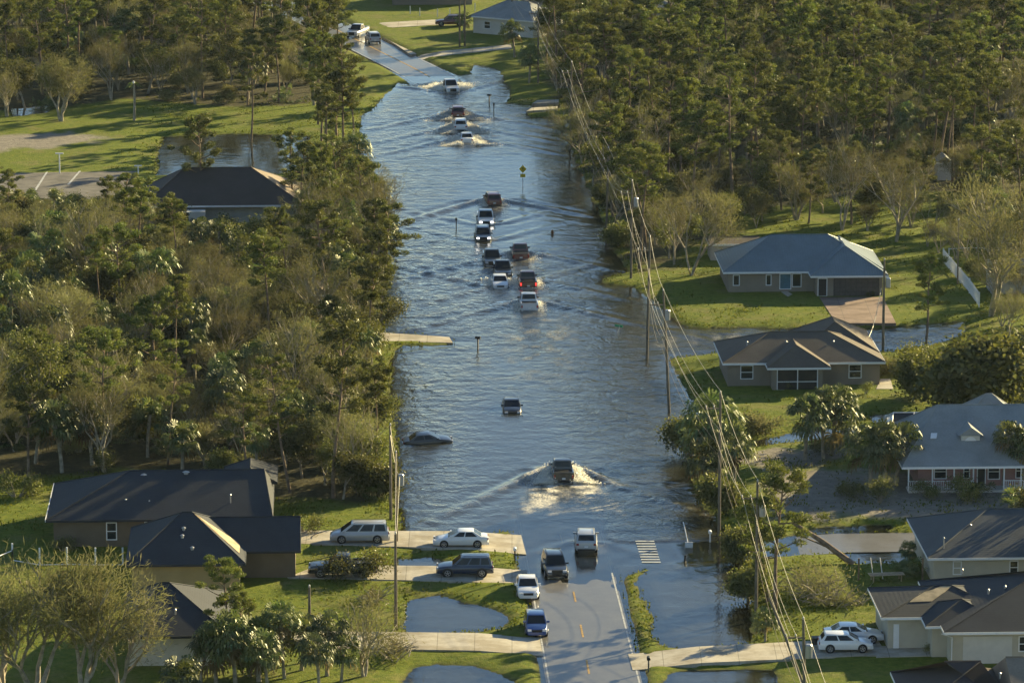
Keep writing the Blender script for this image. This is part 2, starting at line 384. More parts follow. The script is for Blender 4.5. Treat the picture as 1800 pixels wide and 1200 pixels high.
def patch(name, quad, mat, lift=.035, n=(26, 8), kind='structure', zend=None, joints=0, base=.36):
    a, b, c, d = [P(*q) for q in quad]      # near-left, near-right, far-right, far-left
    u = np.linspace(0, 1, n[0]); v = np.linspace(0, 1, n[1]); U, V = np.meshgrid(u, v)
    XX = (a.x * (1 - U) + b.x * U) * (1 - V) + (d.x * (1 - U) + c.x * U) * V
    YY = (a.y * (1 - U) + b.y * U) * (1 - V) + (d.y * (1 - U) + c.y * U) * V
    sdm = -poly_sd(XX, YY, W_MAINw); dr = line_d(XX, YY, ROAD2) - RW
    ZZ = base + 0 * XX; t = np.clip(dr / 5.0, 0, 1)
    if zend is not None: ZZ = zend + (ZZ - zend) * t
    ZZ = ZZ + lift
    o = grid_mesh(name, XX, YY, ZZ, mat, smooth=True)
    # skirt
    mbs = MB(); ring = [(XX[0, i], YY[0, i], ZZ[0, i]) for i in range(n[0])] + [(XX[i, -1], YY[i, -1], ZZ[i, -1]) for i in range(n[1])] + \
        [(XX[-1, -1 - i], YY[-1, -1 - i], ZZ[-1, -1 - i]) for i in range(n[0])] + [(XX[-1 - i, 0], YY[-1 - i, 0], ZZ[-1 - i, 0]) for i in range(n[1])]
    for p, q in zip(ring, ring[1:] + ring[:1]): mbs.quad((p[0], p[1], p[2] - .4), (q[0], q[1], q[2] - .4), q, p)
    bm = bmesh.new(); bm.from_mesh(o.data); tmp = mbs.build('skirt', mat, link=False); bm.from_mesh(tmp.data); bm.to_mesh(o.data); bm.free(); bpy.data.objects.remove(tmp)
    DRIVES.append(PL(quad)); return tag(o, kind='structure')
patch('driveway', DQ[0], M_conc, zend=.03)
patch('driveway', DQ[1], M_conc, zend=.03)
patch('driveway', DQ[2], M_conc, zend=.03)
patch('driveway', DQ[3], M_conc, zend=.03)
patch('driveway', DQ[4], M_conc, zend=-.02, base=.10)
patch('driveway', [(1470,574),(1575,574),(1552,528),(1440,528)], M_brick)
patch('driveway', [(1540,1163),(1660,1160),(1640,1143),(1545,1143)], M_conc, lift=.045)
patch('driveway', DQ[5], M_conc, zend=.05)
patch('driveway', [(640,56),(785,47),(785,38),(640,46)], M_conc, zend=.05)
patch('footpath', [(688,78),(722,101),(732,99),(672,70)], M_conc)
patch('footpath', [(925,200),(980,197),(980,192),(935,194)], M_conc, zend=.0)
patch('footpath', [(935,187),(982,185),(982,180),(945,181)], M_conc, zend=.0)
patch('driveway', [(0,362),(235,352),(240,306),(0,310)], M_gasph)
patch('parking_line', [(118,330),(122,330),(142,306),(139,306)], M_mark, lift=.045, n=(2, 2))
patch('parking_line', [(60,340),(64,340),(84,308),(81,308)], M_mark, lift=.045, n=(2, 2))
patch('footpath', [(1540,690),(1570,690),(1565,672),(1548,672)], M_conc)
patch('footpath', [(1385,527),(1393,523),(1366,508),(1360,510)], M_conc)

# ------------------------------------------------------------------ vehicles table
# px, py (ground centre of the end nearest the camera), kind, colour, heading: 0 = away from camera along road, 180 = toward, sink, wake
YAW = math.atan2(347, 8000 / cp) * 1.0       # the street grid leans left of the view axis
V = [
 # name,          x,    y,   kind, colour key, heading, sink, wake strength, label
 ('pickup_truck', 792, 163, 'pickup', 'white', 188, .35, 1.0, 'white pickup truck driving toward the camera, farthest vehicle out in the flooded road'),
 ('suv',          805, 207, 'suv', 'darkred', 0, .35, .9, 'dark red sport utility vehicle driving away just ahead of two white cars'),
 ('suv',          810, 230, 'suv', 'white', 0, .35, .8, 'white sport utility vehicle seen from behind, between the dark red one and a white sedan'),
 ('sedan',        821, 251, 'sedan', 'white', 0, .38, .9, 'white sedan seen from behind at the tail of the farthest line of cars'),
 ('suv',          867, 362, 'suv', 'darkred', 4, .35, 1.3, 'dark red sport utility vehicle spreading a long V wake, below the yellow sign'),
 ('pickup_truck', 855, 396, 'pickup', 'white', 180, .45, .6, 'white pickup truck with headlights on, facing the camera, behind the grey one'),
 ('suv',          850, 424, 'suv', 'grey', 180, .45, .6, 'grey sport utility vehicle with bright headlights facing the camera, leading the white pickup'),
 ('pickup_truck', 866, 467, 'pickup', 'greydark', 180, .45, .6, 'dark grey pickup truck facing the camera, beside the dark red pickup'),
 ('pickup_truck', 885, 487, 'pickup', 'black', 180, .45, .2, 'black pickup truck mostly hidden behind the white sedan facing the camera'),
 ('sedan',        880, 506, 'sedan', 'white', 180, .42, .8, 'white sedan facing the camera in the middle of the flood'),
 ('pickup_truck', 916, 457, 'pickup', 'darkred', 0, .40, 1.2, 'dark red pickup truck with grey bed cover driving away'),
 ('pickup_truck', 929, 507, 'pickup', 'maroon', 0, .40, .8, 'maroon pickup truck with glowing red tail lights driving away'),
 ('pickup_truck', 931, 546, 'pickup', 'whitesilver', 0, .42, 1.3, 'silvery white pickup truck seen from behind, last in the middle convoy'),
 ('sedan',        901, 727, 'sedan', 'black', 180, .50, 0, 'black sedan stalled alone in the middle of the flooded road'),
 ('pickup_truck', 991, 848, 'pickup', 'black', 0, .30, 2.0, 'black pickup truck throwing up white spray as it drives into the flood'),
 ('suv',          1033,973, 'suv', 'silver', -3, .06, .5, 'silver and black sport utility vehicle seen from behind on the shallow road'),
 ('suv',          977, 1019, 'suv', 'navyblack', 183, .06, .5, 'dark sport utility vehicle driving toward the camera on the shallow road'),
 ('sedan',        929, 1056, 'sedan', 'white', 180, -.05, 0, 'white sedan parked half on the grass verge facing the camera'),
 ('hatchback',    944, 1121, 'hatch', 'blue', 180, -.05, 0, 'blue hatchback parked on the verge, nearest vehicle to the camera on the left edge'),
 ('minivan',      632, 955, 'minivan', 'silver', 90, -.40, 0, 'silver minivan parked side-on on the farther concrete driveway'),
 ('sedan',        810, 963, 'sedan', 'white', 90, -.30, 0, 'white sedan parked side-on on the concrete driveway by the flood edge'),
 ('suv',          817, 1015, 'suv', 'navy', 90, -.32, 0, 'navy blue sport utility vehicle parked side-on on the middle driveway'),
 ('pickup_truck', 602, 1015, 'pickup', 'black', 90, -.40, 0, 'black pickup truck parked side-on behind a leafy bush'),
 ('hatchback',    1487, 1147, 'hatch', 'white', -90, -.41, 0, 'white hatchback parked side-on on the driveway by the dark roofed house'),
 ('sedan',        1501, 1131, 'sedan', 'white', -90, -.41, 0, 'white sedan parked behind the white hatchback'),
 ('pickup_truck', 629, 68, 'pickup', 'silver', 160, -.12, 0, 'silver pickup truck on the dry road at the far end of the street'),
 ('suv',          656, 79, 'suv', 'silver', 8, -.12, 0, 'silver sport utility vehicle on the wet road next to the far lawn'),
 ('suv',          792, 47, 'suv', 'darkred', 90, -.40, 0, 'dark red sport utility vehicle beside a palm at the far grey roofed house'),
]
DIM = {'sedan': (4.75, 1.84, 1.46), 'suv': (4.75, 1.93, 1.76), 'hatch': (4.25, 1.80, 1.48), 'minivan': (5.1, 1.98, 1.76), 'pickup': (5.75, 2.02, 1.90)}
VP_ = []
for (nm, px, py, kd, ck, hd, sink, wk, lb) in V:
    L, W, H = DIM[kd]; p = P(px, py, -sink if sink < 0 else 0); a = R(hd) + YAW
    if abs(hd) == 90: c = p + Vector((0, W / 2, 0)); a = R(hd) + R(1.0)
    else: c = p + Vector((-math.sin(YAW), math.cos(YAW), 0)) * (L / 2)
    VP_.append((nm, c, kd, ck, a, sink, wk, lb))
# ------------------------------------------------------------------ water
xs = np.arange(-104, 119.1, .42); ys = np.arange(326, 859, .42)
X, Y = np.meshgrid(xs, ys)
bed = ground_z(X, Y)
dr = line_d(X, Y, ROAD2); bed = np.where(dr < RW + .3, road_zv(X, Y), bed); ds = line_d(X, Y, SIDE2); tt = np.clip((ds - 2.8) / 3.0, 0, 1); bed = np.where(bed < .0, (-.033 + .10 * np.clip((X - P(1380, 955).x) / 3, 0, 1)) * (1 - tt) + bed * tt, np.where(ds < 3.4, -.033 + .10 * np.clip((X - P(1380, 955).x) / 3, 0, 1), bed))
bed2 = bed * 1.0
depth = np.clip(-bed / .25, 0, 1)
openw = np.clip(-bed / .30, 0, 1)
rough_ = openw * np.clip(2.6 * fbm(X * .06, Y * .02, 41) - .45, .22, 1.15)
yy_ = (Y - P(900, 965).y); calm = 1 / (1 + np.exp(-yy_ / 4.0)); rough_ = rough_ * (.12 + .88 * calm)
for p in PONDSw: rough_ = np.where(poly_sd(X, Y, p) > -1.5, .10, rough_)
Zw = np.zeros_like(X)
th = .35
for (wl, ang, am, sd_) in ((3.1, 80, .016, 1), (2.2, 97, .014, 2), (1.6, 68, .010, 3), (4.6, 105, .014, 4), (1.35, 115, .008, 5)):
    kx, ky = math.cos(R(ang)) * 2 * math.pi / wl, math.sin(R(ang)) * 2 * math.pi / wl
    Zw += am * np.sin(kx * X + ky * Y + 5 * fbm(X * .12, Y * .08, 50 + sd_)) * (.3 + 1.2 * fbm(X * .15, Y * .1, 60 + sd_))
Zw *= rough_
foam = np.zeros_like(X); churn = np.zeros_like(X)
mainw = np.clip((poly_sd(X, Y, W_MAINw) + .5) / 1.5, 0, 1) * (X < P(1330, 900).x + (Y - P(900, 900).y) * .12) * np.where(Y < P(900, 985).y, .25, 1)
for (nm, c, kd, ck, a, sink, wk, lb) in VP_:
    if wk <= 0: continue
    f = (-math.sin(a), math.cos(a)); s_ = -((X - c.x) * f[0] + (Y - c.y) * f[1]); t = (X - c.x) * f[1] - (Y - c.y) * f[0]
    L, W, H = DIM[kd]; sb = s_ + L * .45; m = sb > 0
    at = np.abs(t) + (fbm(X * .2, Y * .2, 71) - .5) * .8; arm = W * .5 + sb * (.60 if wk > 1.5 else .78)
    d = (at - arm) * .8; dec = mainw * np.exp(-sb / (17.0 if wk > .7 else 9)) * np.clip(openw + .15, 0, 1)
    brk = (.5 if wk > 1.5 else 1) * (.35 + 1.3 * fbm(X * .22, Y * .10, 73)); Zw += np.where(m, wk * .19 * dec * brk * np.cos(d * 2 * math.pi / 3.2) * np.exp(-(d / 1.7) ** 2), 0)
    d2 = d + 4.0; Zw += np.where(m & (sb > 4), wk * .05 * dec * brk * np.cos(d2 * 2 * math.pi / 2.6) * np.exp(-(d2 / 1.5) ** 2), 0)
    inside = np.clip((arm - at) / 1.5, 0, 1) * m
    big = wk > 1.5
    le = 16.0 if big else 8.0
    cl = np.exp(-((t) / (3.6 if big else 1.5)) ** 4) * m * np.exp(-(sb / le) ** 2) if not big else np.clip((1.5 + .23 * sb - at) / 1.0, 0, 1) * m * np.exp(-(sb / 16) ** 6) * np.clip(1.25 - np.exp(-(t / 1.1) ** 2) * .9, 0, 1)
    nn = fbm(X * 1.4, Y * .9, 77); nn2 = fbm(X * .28, Y * .2, 79)
    churn = np.maximum(churn, cl * (1.0 if big else .8) * np.clip(wk, 0, 1.2) * np.clip(nn2 * 3 - .7, .2, 1))
    hull = np.exp(-((np.abs(t) - W * .62) / .45) ** 2) * np.exp(-((s_) / (L * .55)) ** 4)
    foam = np.maximum(foam, wk * .75 * hull * np.clip(nn * 2.6 - .6, 0, 1))
    foam = np.maximum(foam, cl * wk * (.95 if big else .6) * np.clip(nn * 3.4 - (.95 if big else 1.25), 0, 1) * (1 if big else np.clip(nn2 * 3 - .8, 0, 1)))
    foam = np.maximum(foam, np.where(m, np.exp(-(d / .35) ** 2) * np.exp(-sb / (9 if big else 5)) * np.clip(nn * 3 - 1.1, 0, 1) * wk * .6, 0))
    if big:
        bow = np.exp(-((at - W * .75 - .6 * np.clip(s_ + L * .3, 0, 3)) / .7) ** 2) * np.exp(-((s_ + .5) / 2.6) ** 4)
        Zw += .30 * bow * (0.5 + nn); foam = np.maximum(foam, bow * .95 * np.clip(nn * 3 - .7, 0, 1))
        churn = np.maximum(churn, bow)
# long lasting streaks of churned water behind the middle convoy
for (cx, cy_, rx, ry, am) in ((945, 590, 3.0, 16, .9), (935, 640, 6, 10, .35), (925, 465, 2.5, 8, .6), (840, 232, 3.5, 14, .8), (780, 246, 3, 7, .7), (1300, 594, 5, 3, .6), (1180, 600, 4, 3, .5)):
    q = P(cx, cy_); e = np.exp(-(((X - q.x) / rx) ** 2 + ((Y - q.y) / ry) ** 2)); nn = fbm(X * 1.2, Y * .5, 91)
    churn = np.maximum(churn, e * am * np.clip(nn * 3 - 1, 0, 1)); foam = np.maximum(foam, e * am * .6 * np.clip(nn * 4 - 2.0, 0, 1))
Zw += churn * (fbm(X * 1.1, Y * 1.1, 95) - .5) * .16
foam *= np.clip(openw * 3 + .2, 0, 1)
def water_material():
    k = NB('flood_water'); k.t.nodes.remove(k.b)
    dp = k.attr('depth'); ro_ = k.attr('rough'); fo = k.attr('foam'); ch = k.attr('churn')
    v1 = k.pos((1, .8, 1)); n1 = k.noise(.55, 4, .55, v1, .8); n2 = k.noise(2.6, 3, .6, v1); n3 = k.noise(5, 2, .6, v1)
    h = k.math('ADD', k.math('MULTIPLY', n1, .75), k.math('MULTIPLY', n2, .17))
    h = k.math('MULTIPLY', h, ro_)
    h = k.math('ADD', h, k.math('MULTIPLY', k.math('MULTIPLY', n3, ch), .5))
    b = k.n('ShaderNodeBump'); b.inputs['Strength'].default_value = 1; b.inputs['Distance'].default_value = .36; k.l(h, b.inputs['Height'])
    gl = k.n('ShaderNodeBsdfGlossy'); gl.inputs['Roughness'].default_value = .045; k.l(b.outputs[0], gl.inputs['Normal']); gl.inputs['Color'].default_value = (1, 1, 1, 1)
    fr = k.n('ShaderNodeFresnel'); fr.inputs['IOR'].default_value = 1.36; k.l(b.outputs[0], fr.inputs['Normal'])
    df = k.n('ShaderNodeBsdfDiffuse'); df.inputs['Color'].default_value = (.030, .030, .020, 1); k.l(b.outputs[0], df.inputs['Normal'])
    tr = k.n('ShaderNodeBsdfTransparent'); tr.inputs['Color'].default_value = (.72, .66, .52, 1)
    m1 = k.n('ShaderNodeMixShader'); k.l(dp, m1.inputs[0]); k.l(tr.outputs[0], m1.inputs[1]); k.l(df.outputs[0], m1.inputs[2])
    m2 = k.n('ShaderNodeMixShader'); k.l(fr.outputs[0], m2.inputs[0]); k.l(m1.outputs[0], m2.inputs[1]); k.l(gl.outputs[0], m2.inputs[2])
    fd = k.n('ShaderNodeBsdfDiffuse'); fd.inputs['Color'].default_value = (.66, .62, .52, 1); k.l(b.outputs[0], fd.inputs['Normal'])
    ff = k.math('MULTIPLY', fo, k.ramp(k.noise(4.5, 4, .7, k.pos((1, .7, 1))), [(.32, (0, 0, 0)), (.58, (1, 1, 1))]), True)
    m3 = k.n('ShaderNodeMixShader'); k.l(ff, m3.inputs[0]); k.l(m2.outputs[0], m3.inputs[1]); k.l(fd.outputs[0], m3.inputs[2])
    k.l(m3.outputs[0], k.out.inputs[0]); return k.mat
M_water = water_material()
tag(grid_mesh('water', X, Y, Zw, M_water, {'depth': depth, 'rough': rough_, 'foam': foam, 'churn': churn}), kind='structure')
# ------------------------------------------------------------------ vehicles
PAINT = {'white': (.78, .78, .76), 'whitesilver': (.62, .64, .66), 'darkred': (.12, .018, .015), 'maroon': (.06, .012, .012), 'grey': (.16, .17, .17), 'greydark': (.07, .075, .075),
         'black': (.012, .012, .014), 'muddy': (.022, .018, .014), 'silver': (.42, .43, .44), 'navyblack': (.02, .025, .035), 'navy': (.015, .03, .07), 'blue': (.02, .06, .22)}
M_tyre = simple('tyre_rubber', (.018, .018, .018), .8); M_rim = simple('alloy_rim', (.40, .40, .42), .35, metal=.7, var=.03)
def glassm():
    k = NB('car_glass'); k.b.inputs['Base Color'].default_value = (.012, .016, .02, 1); k.b.inputs['Roughness'].default_value = .08; k.b.inputs['Specular IOR Level'].default_value = .3
    return k.mat
M_glass = glassm()
M_lamp = simple('headlamp_glass', (.75, .76, .78), .15, var=.02, spec=.8); M_tail = simple('tail_lamp_red', (.30, .01, .01), .2, var=.02, spec=.6)
M_trim = simple('black_trim', (.02, .02, .02), .5)
def emis(name, c, s):
    k = NB(name); k.b.inputs['Emission Color'].default_value = (*c, 1); k.b.inputs['Emission Strength'].default_value = s; k.b.inputs['Base Color'].default_value = (*c, 1); return k.mat
M_lampon = emis('lit_headlamp', (1, .95, .85), 1.5); M_tailon = emis('lit_tail_lamp', (1, .04, .03), .9)
def paint(key):
    return simple('paint_' + key, PAINT[key], .32, metal=.15 if key in ('silver', 'grey', 'navy', 'blue', 'darkred') else 0, var=.02, scale=1.2, spec=.5, coat=.8)
PROF = {  # stations: y fraction, top z, half-width factor
 'sedan': ([(-.5,.60,.80),(-.488,.92,.90),(-.42,.99,.97),(-.22,.97,1),(.1,.94,1),(.24,.93,1),(.40,.80,.97),(.475,.68,.88),(.5,.52,.76)], (-.40,.255), (-.225,.045)),
 'suv': ([(-.5,.62,.88),(-.488,1.00,.95),(-.40,1.07,1),(0,1.05,1),(.22,1.04,1),(.38,.98,.98),(.475,.88,.90),(.5,.60,.80)], (-.485,.24), (-.43,.06)),
 'hatch': ([(-.5,.58,.86),(-.488,.92,.94),(-.40,.97,1),(0,.95,1),(.24,.93,1),(.40,.83,.97),(.48,.70,.88),(.5,.52,.76)], (-.485,.27), (-.39,.05)),
 'minivan': ([(-.5,.60,.90),(-.488,.98,.96),(-.40,1.02,1),(0,1.0,1),(.30,.99,1),(.42,.86,.95),(.485,.70,.86),(.5,.52,.76)], (-.485,.34), (-.44,.13)),
 'pickup': ([(-.5,.62,.90),(-.49,1.06,.96),(-.3,1.08,1),(-.14,1.08,1),(.20,1.10,1),(.36,1.06,.98),(.475,.98,.93),(.5,.62,.86)], (-.135,.225), (-.105,.075)),
}
CARS = {}
def loft(mb, st, L, W, zb, mi=0):
    rings = []
    for (fy, zt, hw) in st:
        h = W / 2 * hw; y = fy * L; sec = [(-h*.90, zb), (-h*.985, zb + .10), (-h, zb + (zt - zb) * .55), (-h*.975, zt - .10), (-h*.90, zt - .02), (-h*.6, zt + .012), (0, zt + .022),
               (h*.6, zt + .012), (h*.90, zt - .02), (h*.975, zt - .10), (h, zb + (zt - zb) * .55), (h*.985, zb + .10), (h*.90, zb)]
        rings.append([(a, y, b) for a, b in sec])
    n = len(rings[0]); vs = [v for r in rings for v in r]; fs = []
    for i in range(len(rings) - 1):
        for k in range(n): fs.append((i * n + k, i * n + (k + 1) % n, (i + 1) * n + (k + 1) % n, (i + 1) * n + k))
    fs += [tuple(range(n - 1, -1, -1)), tuple((len(rings) - 1) * n + k for k in range(n))]
    mb.add(vs, fs, mi)
def make_vehicle(nm, kind, key, lit=False, taillit=False, tonneau=False):
    L, W, H = DIM[kind]; st, (g0, g1), (r0, r1) = PROF[kind]; pm = paint(key)
    root = empty(nm, (0, 0, 0)); zb = .24 if kind in ('sedan', 'hatch', 'minivan') else .34
    rad = .33 if kind in ('sedan', 'hatch') else (.35 if kind == 'minivan' else .39)
    b = MB(); loft(b, st, L, W, zb)
    def ztop(fy):
        for (a, za, _), (c, zc, _) in zip(st[:-1], st[1:]):
            if a <= fy <= c: return za + (zc - za) * (fy - a) / (c - a)
        return st[-1][1]
    zg = min(ztop(g0 + .02), ztop(g1 - .02)) - .03; hb = W / 2 * .93; ht = W / 2 * .76
    zr = H - .04
    B0 = [(-hb, g0*L, zg), (hb, g0*L, zg), (hb, g1*L, zg), (-hb, g1*L, zg)]
    T0 = [(-ht, r0*L, zr), (ht, r0*L, zr), (ht, r1*L, zr), (-ht, r1*L, zr)]
    crown = [(-ht*.8, (r0 + .02)*L, H), (ht*.8, (r0 + .02)*L, H), (ht*.8, (r1 - .025)*L, H), (-ht*.8, (r1 - .025)*L, H)]
    b.add(B0 + T0 + crown, [(0,1,5,4),(1,2,6,5),(2,3,7,6),(3,0,4,7),(4,5,9,8),(5,6,10,9),(6,7,11,10),(7,4,8,11),(8,9,10,11)])
    if kind == 'pickup':           # recessed cargo bed
        pass
    body = b.build('body', pm, root, smooth=40)
    def panel(a, c, d, e, u0, u1, v0, v1, off=.012):     # a,c bottom; e,d top
        a, c, d, e = map(Vector, (a, c, d, e))
        def at(u, v): return (a.lerp(c, u)).lerp(e.lerp(d, u), v)
        q = [at(u0, v0), at(u1, v0), at(u1, v1), at(u0, v1)]; n = (q[1] - q[0]).cross(q[3] - q[0]).normalized()
        return [p + n * off for p in q], n
    def glass(name, q):
        m = MB(); pts, n = q; m.slab(pts, n, .02); return m.build(name, M_glass, root)
    glass('windscreen', panel(B0[2], B0[3], T0[3], T0[2], .05, .95, .10, .93))
    glass('rear_window', panel(B0[0], B0[1], T0[1], T0[0], .08, .92, .30 if kind != 'sedan' else .12, .92))
    nsp = {'sedan': [(.12, .50), (.54, .86)], 'hatch': [(.08, .46), (.50, .88)], 'suv': [(.05, .28), (.32, .60), (.64, .93)], 'minivan': [(.04, .30), (.34, .62), (.66, .92)], 'pickup': [(.10, .48), (.54, .92)]}[kind]
    for u0, u1 in nsp:
        m = 'side_window'
        glass(m, panel(B0[1], B0[2], T0[2], T0[1], u0, u1, .18, .90))
        glass(m, panel(B0[3], B0[0], T0[0], T0[3], 1 - u1, 1 - u0, .18, .90))
    for sx in (-1, 1):
        for fy in (-.30, .31):
            if kind == 'pickup': fy = -.32 if fy < 0 else .33
            x = sx * (W / 2)
            ar = MB(); ar.tube([(x - sx*.2, fy*L, rad + .01), (x + sx*.004, fy*L, rad + .01)], rad * 1.16, 20); ar.build('wheel_arch', M_trim, root)
            wh = MB(); wh.tube([(x - sx*.22, fy*L, rad), (x - sx*.20, fy*L, rad), (x + sx*.0, fy*L, rad), (x + sx*.018, fy*L, rad)], [rad*.92, rad, rad, rad*.93], 20)
            w_ = wh.build('wheel', M_tyre, root, smooth=50)
            rm = MB(); cx = x + sx*.022
            for k in range(5):
                a_ = k * 2 * math.pi / 5; M_ = Matrix.Translation((cx, fy*L, rad)) @ Matrix.Rotation(a_, 4, 'X'); rm.box(-.008, .008, -.035, .035, 0, rad*.62, M=M_)
            ring = [(cx, fy*L + rad*.62*math.cos(t_), rad + rad*.62*math.sin(t_)) for t_ in [i * math.pi / 8 for i in range(17)]]
            rm.tube(ring, .022, 5, cap=False); rm.build('rim', M_rim, w_)
        # lamps
        zf = (.66 if kind in ('sedan', 'hatch', 'minivan') else .84); zr_ = (.80 if kind in ('sedan', 'hatch') else .92); fh = W/2
        hl = MB(); hl.box(sx*fh*.84 - .17, sx*fh*.84 + .17 if sx < 0 else sx*fh*.84 + .0, 0, .05, 0, .001) if False else None
        x0_, x1_ = sorted((sx*fh*.50, sx*fh*.84)); hl.box(x0_, x1_, L*.478, L*.502, zf - .10, zf + .05); hl.build('headlight', M_lampon if lit else M_lamp, root)
        x0_, x1_ = sorted((sx*fh*.66, sx*fh*.885)); tl = MB()
        if kind == 'pickup': x0_, x1_ = sorted((sx*fh*.76, sx*fh*.90)); tl.box(x0_, x1_, -L*.502, -L*.485, .72, 1.02)
        else: tl.box(x0_, x1_, -L*.503, -L*.485, zr_ - .12, zr_ + .06)
        tl.build('tail_light', M_tailon if taillit else M_tail, root)
        mr = MB(); x0_, x1_ = sorted((sx*hb*.98, sx*(hb + .24))); mr.box(x0_, x1_, (g1 - .085)*L, (g1 - .060)*L, zg + .06, zg + .22); mr.build('wing_mirror', pm if kind != 'pickup' else M_trim, root)
    gr = MB(); gr.box(-W*.22, W*.22, L*.48, L*.506, .48, .68 if kind in ('sedan', 'hatch', 'minivan') else .92); gr.build('grille', M_trim, root)
    for s_ in (-1, 1):
        bp = MB(); y0_, y1_ = sorted((s_*L*.485, s_*L*.512)); bp.box(-W*.40, W*.40, y0_, y1_, zb + .02, .50); bp.build('bumper', M_metal if kind == 'pickup' and key != 'black' else (M_trim if kind in ('suv', 'pickup') else pm), root)
    lp = MB(); lp.box(-.16, .16, -L*.516, -L*.5, .62, .76); lp.build('licence_plate', M_white, root)
    if kind == 'pickup':
        bd = MB(); zt = 1.085 + .012
        if tonneau: bd.box(-W*.44, W*.44, -.487*L, -.145*L, zt, zt + .035)
        else:
            bd.box(-W*.40, W*.40, -.478*L, -.15*L, zt + .008, zt + .012)
            tb = MB(); 
            for q in ((-W*.47, -W*.41, -.49*L, -.14*L), (W*.41, W*.47, -.49*L, -.14*L), (-W*.47, W*.47, -.495*L, -.478*L)): tb.box(q[0], q[1], q[2], q[3], 1.0, zt + .14)
            tb.build('bed_side', pm, root)
        bd.build('cargo_bed', M_trim, root)
    if kind in ('suv', 'minivan'):
        for s_ in (-1, 1):
            rr = MB(); rr.tube([(s_*ht*.86, (r0 + .03)*L, H), (s_*ht*.86, (r0 + .04)*L, H + .05), (s_*ht*.86, (r1 - .05)*L, H + .05), (s_*ht*.86, (r1 - .04)*L, H)], .018, 5); rr.build('roof_rail', M_trim, root)
    return root
for i, (nm, c, kd, ck, a, sink, wk, lb) in enumerate(VP_):
    o = make_vehicle(nm, kd, ck, lit='headlights' in lb, taillit='tail lights' in lb, tonneau='bed cover' in lb)
    o.location = (c.x, c.y, -sink); o.rotation_euler = (0, 0, a)
    tag(o, lb, {'pickup': 'pickup truck', 'suv': 'car', 'sedan': 'car', 'hatch': 'car', 'minivan': 'van'}[kd], 'vehicles on the road and driveways')
# half sunken car nose up
simple('paint_muddy', PAINT['muddy'], .75, var=.3, scale=2, spec=.2); o = make_vehicle('sedan', 'sedan', 'black'); c = P(752, 778); o.location = (c.x, c.y + .8, -.60); o.rotation_euler = (R(3.5), R(3), R(-84))
tag(o, 'black sedan sunk to its windows at the tree line left of the road', 'car', 'vehicles on the road and driveways')
# ------------------------------------------------------------------ houses
def shingle(name, c, scale=(1, 1, 1), metal=False):
    k = NB(name); n1 = k.noise(.45, 4); n2 = k.noise(5.5, 3, .7, k.pos((1, 3, 3)))
    k.l(k.ramp(k.math('ADD', k.math('MULTIPLY', n1, .5), k.math('MULTIPLY', n2, .5)), [(.3, tuple(v * .7 for v in c)), (.7, tuple(v * 1.3 for v in c))]), k.b.inputs['Base Color'])
    k.b.inputs['Roughness'].default_value = .42 if metal else .9
    if metal:
        wv = k.n('ShaderNodeTexWave', wave_type='BANDS', bands_direction='X'); wv.inputs['Scale'].default_value = 1.1; k.l(k.pos(obj=True), wv.inputs[0])
        k.bump(k.math('POWER', wv.outputs['Fac'], 6.0), .5, .05)
    else:
        wv = k.n('ShaderNodeTexWave', wave_type='BANDS', bands_direction='Z'); wv.inputs['Scale'].default_value = 3.2; wv.inputs['Distortion'].default_value = .6; k.l(k.pos(obj=True), wv.inputs[0])
        k.bump(k.math('ADD', n2, k.math('MULTIPLY', wv.outputs['Fac'], .4)), .22, .03)
    return k.mat
def stucco(name, c): return simple(name, c, .9, var=.06, scale=.7, bump=.15)
M_rblue = shingle('blue_metal_roofing', (.125, .165, .18), metal=True); M_rbrown = shingle('brown_shingles', (.115, .09, .065)); M_rdark = shingle('charcoal_shingles', (.030, .034, .040))
M_rgrey = shingle('grey_shingles', (.25, .26, .25)); M_rred = shingle('dark_brown_shingles', (.06, .045, .04)); M_rtan_sun = shingle('tan_and_sunlit_shingles', (.24, .19, .14)); M_under = simple('bare_roof_underlay', (.42, .33, .20), .85, var=.2, scale=1.5)  # the tan also carries sunlight on faces of the dark brown roofs
W_tan = stucco('tan_stucco', (.26, .215, .165)); W_brown = stucco('brown_stucco', (.16, .125, .085)); W_pink = stucco('pink_siding', (.36, .20, .18)); W_cream = stucco('cream_stucco', (.50, .46, .36))
W_grey = stucco('grey_stucco', (.36, .35, .33)); W_white = stucco('white_stucco', (.60, .58, .52)); W_yel = stucco('ochre_stucco', (.34, .26, .12))
M_win = None
def wing():
    k = NB('window_glass'); k.b.inputs['Base Color'].default_value = (.02, .025, .028, 1); k.b.inputs['Roughness'].default_value = .12; k.b.inputs['Specular IOR Level'].default_value = .7; return k.mat
M_win = wing(); M_screen = simple('dark_screen', (.025, .025, .025), .6); M_tarp = simple('blue_tarp', (.06, .15, .20), .5)
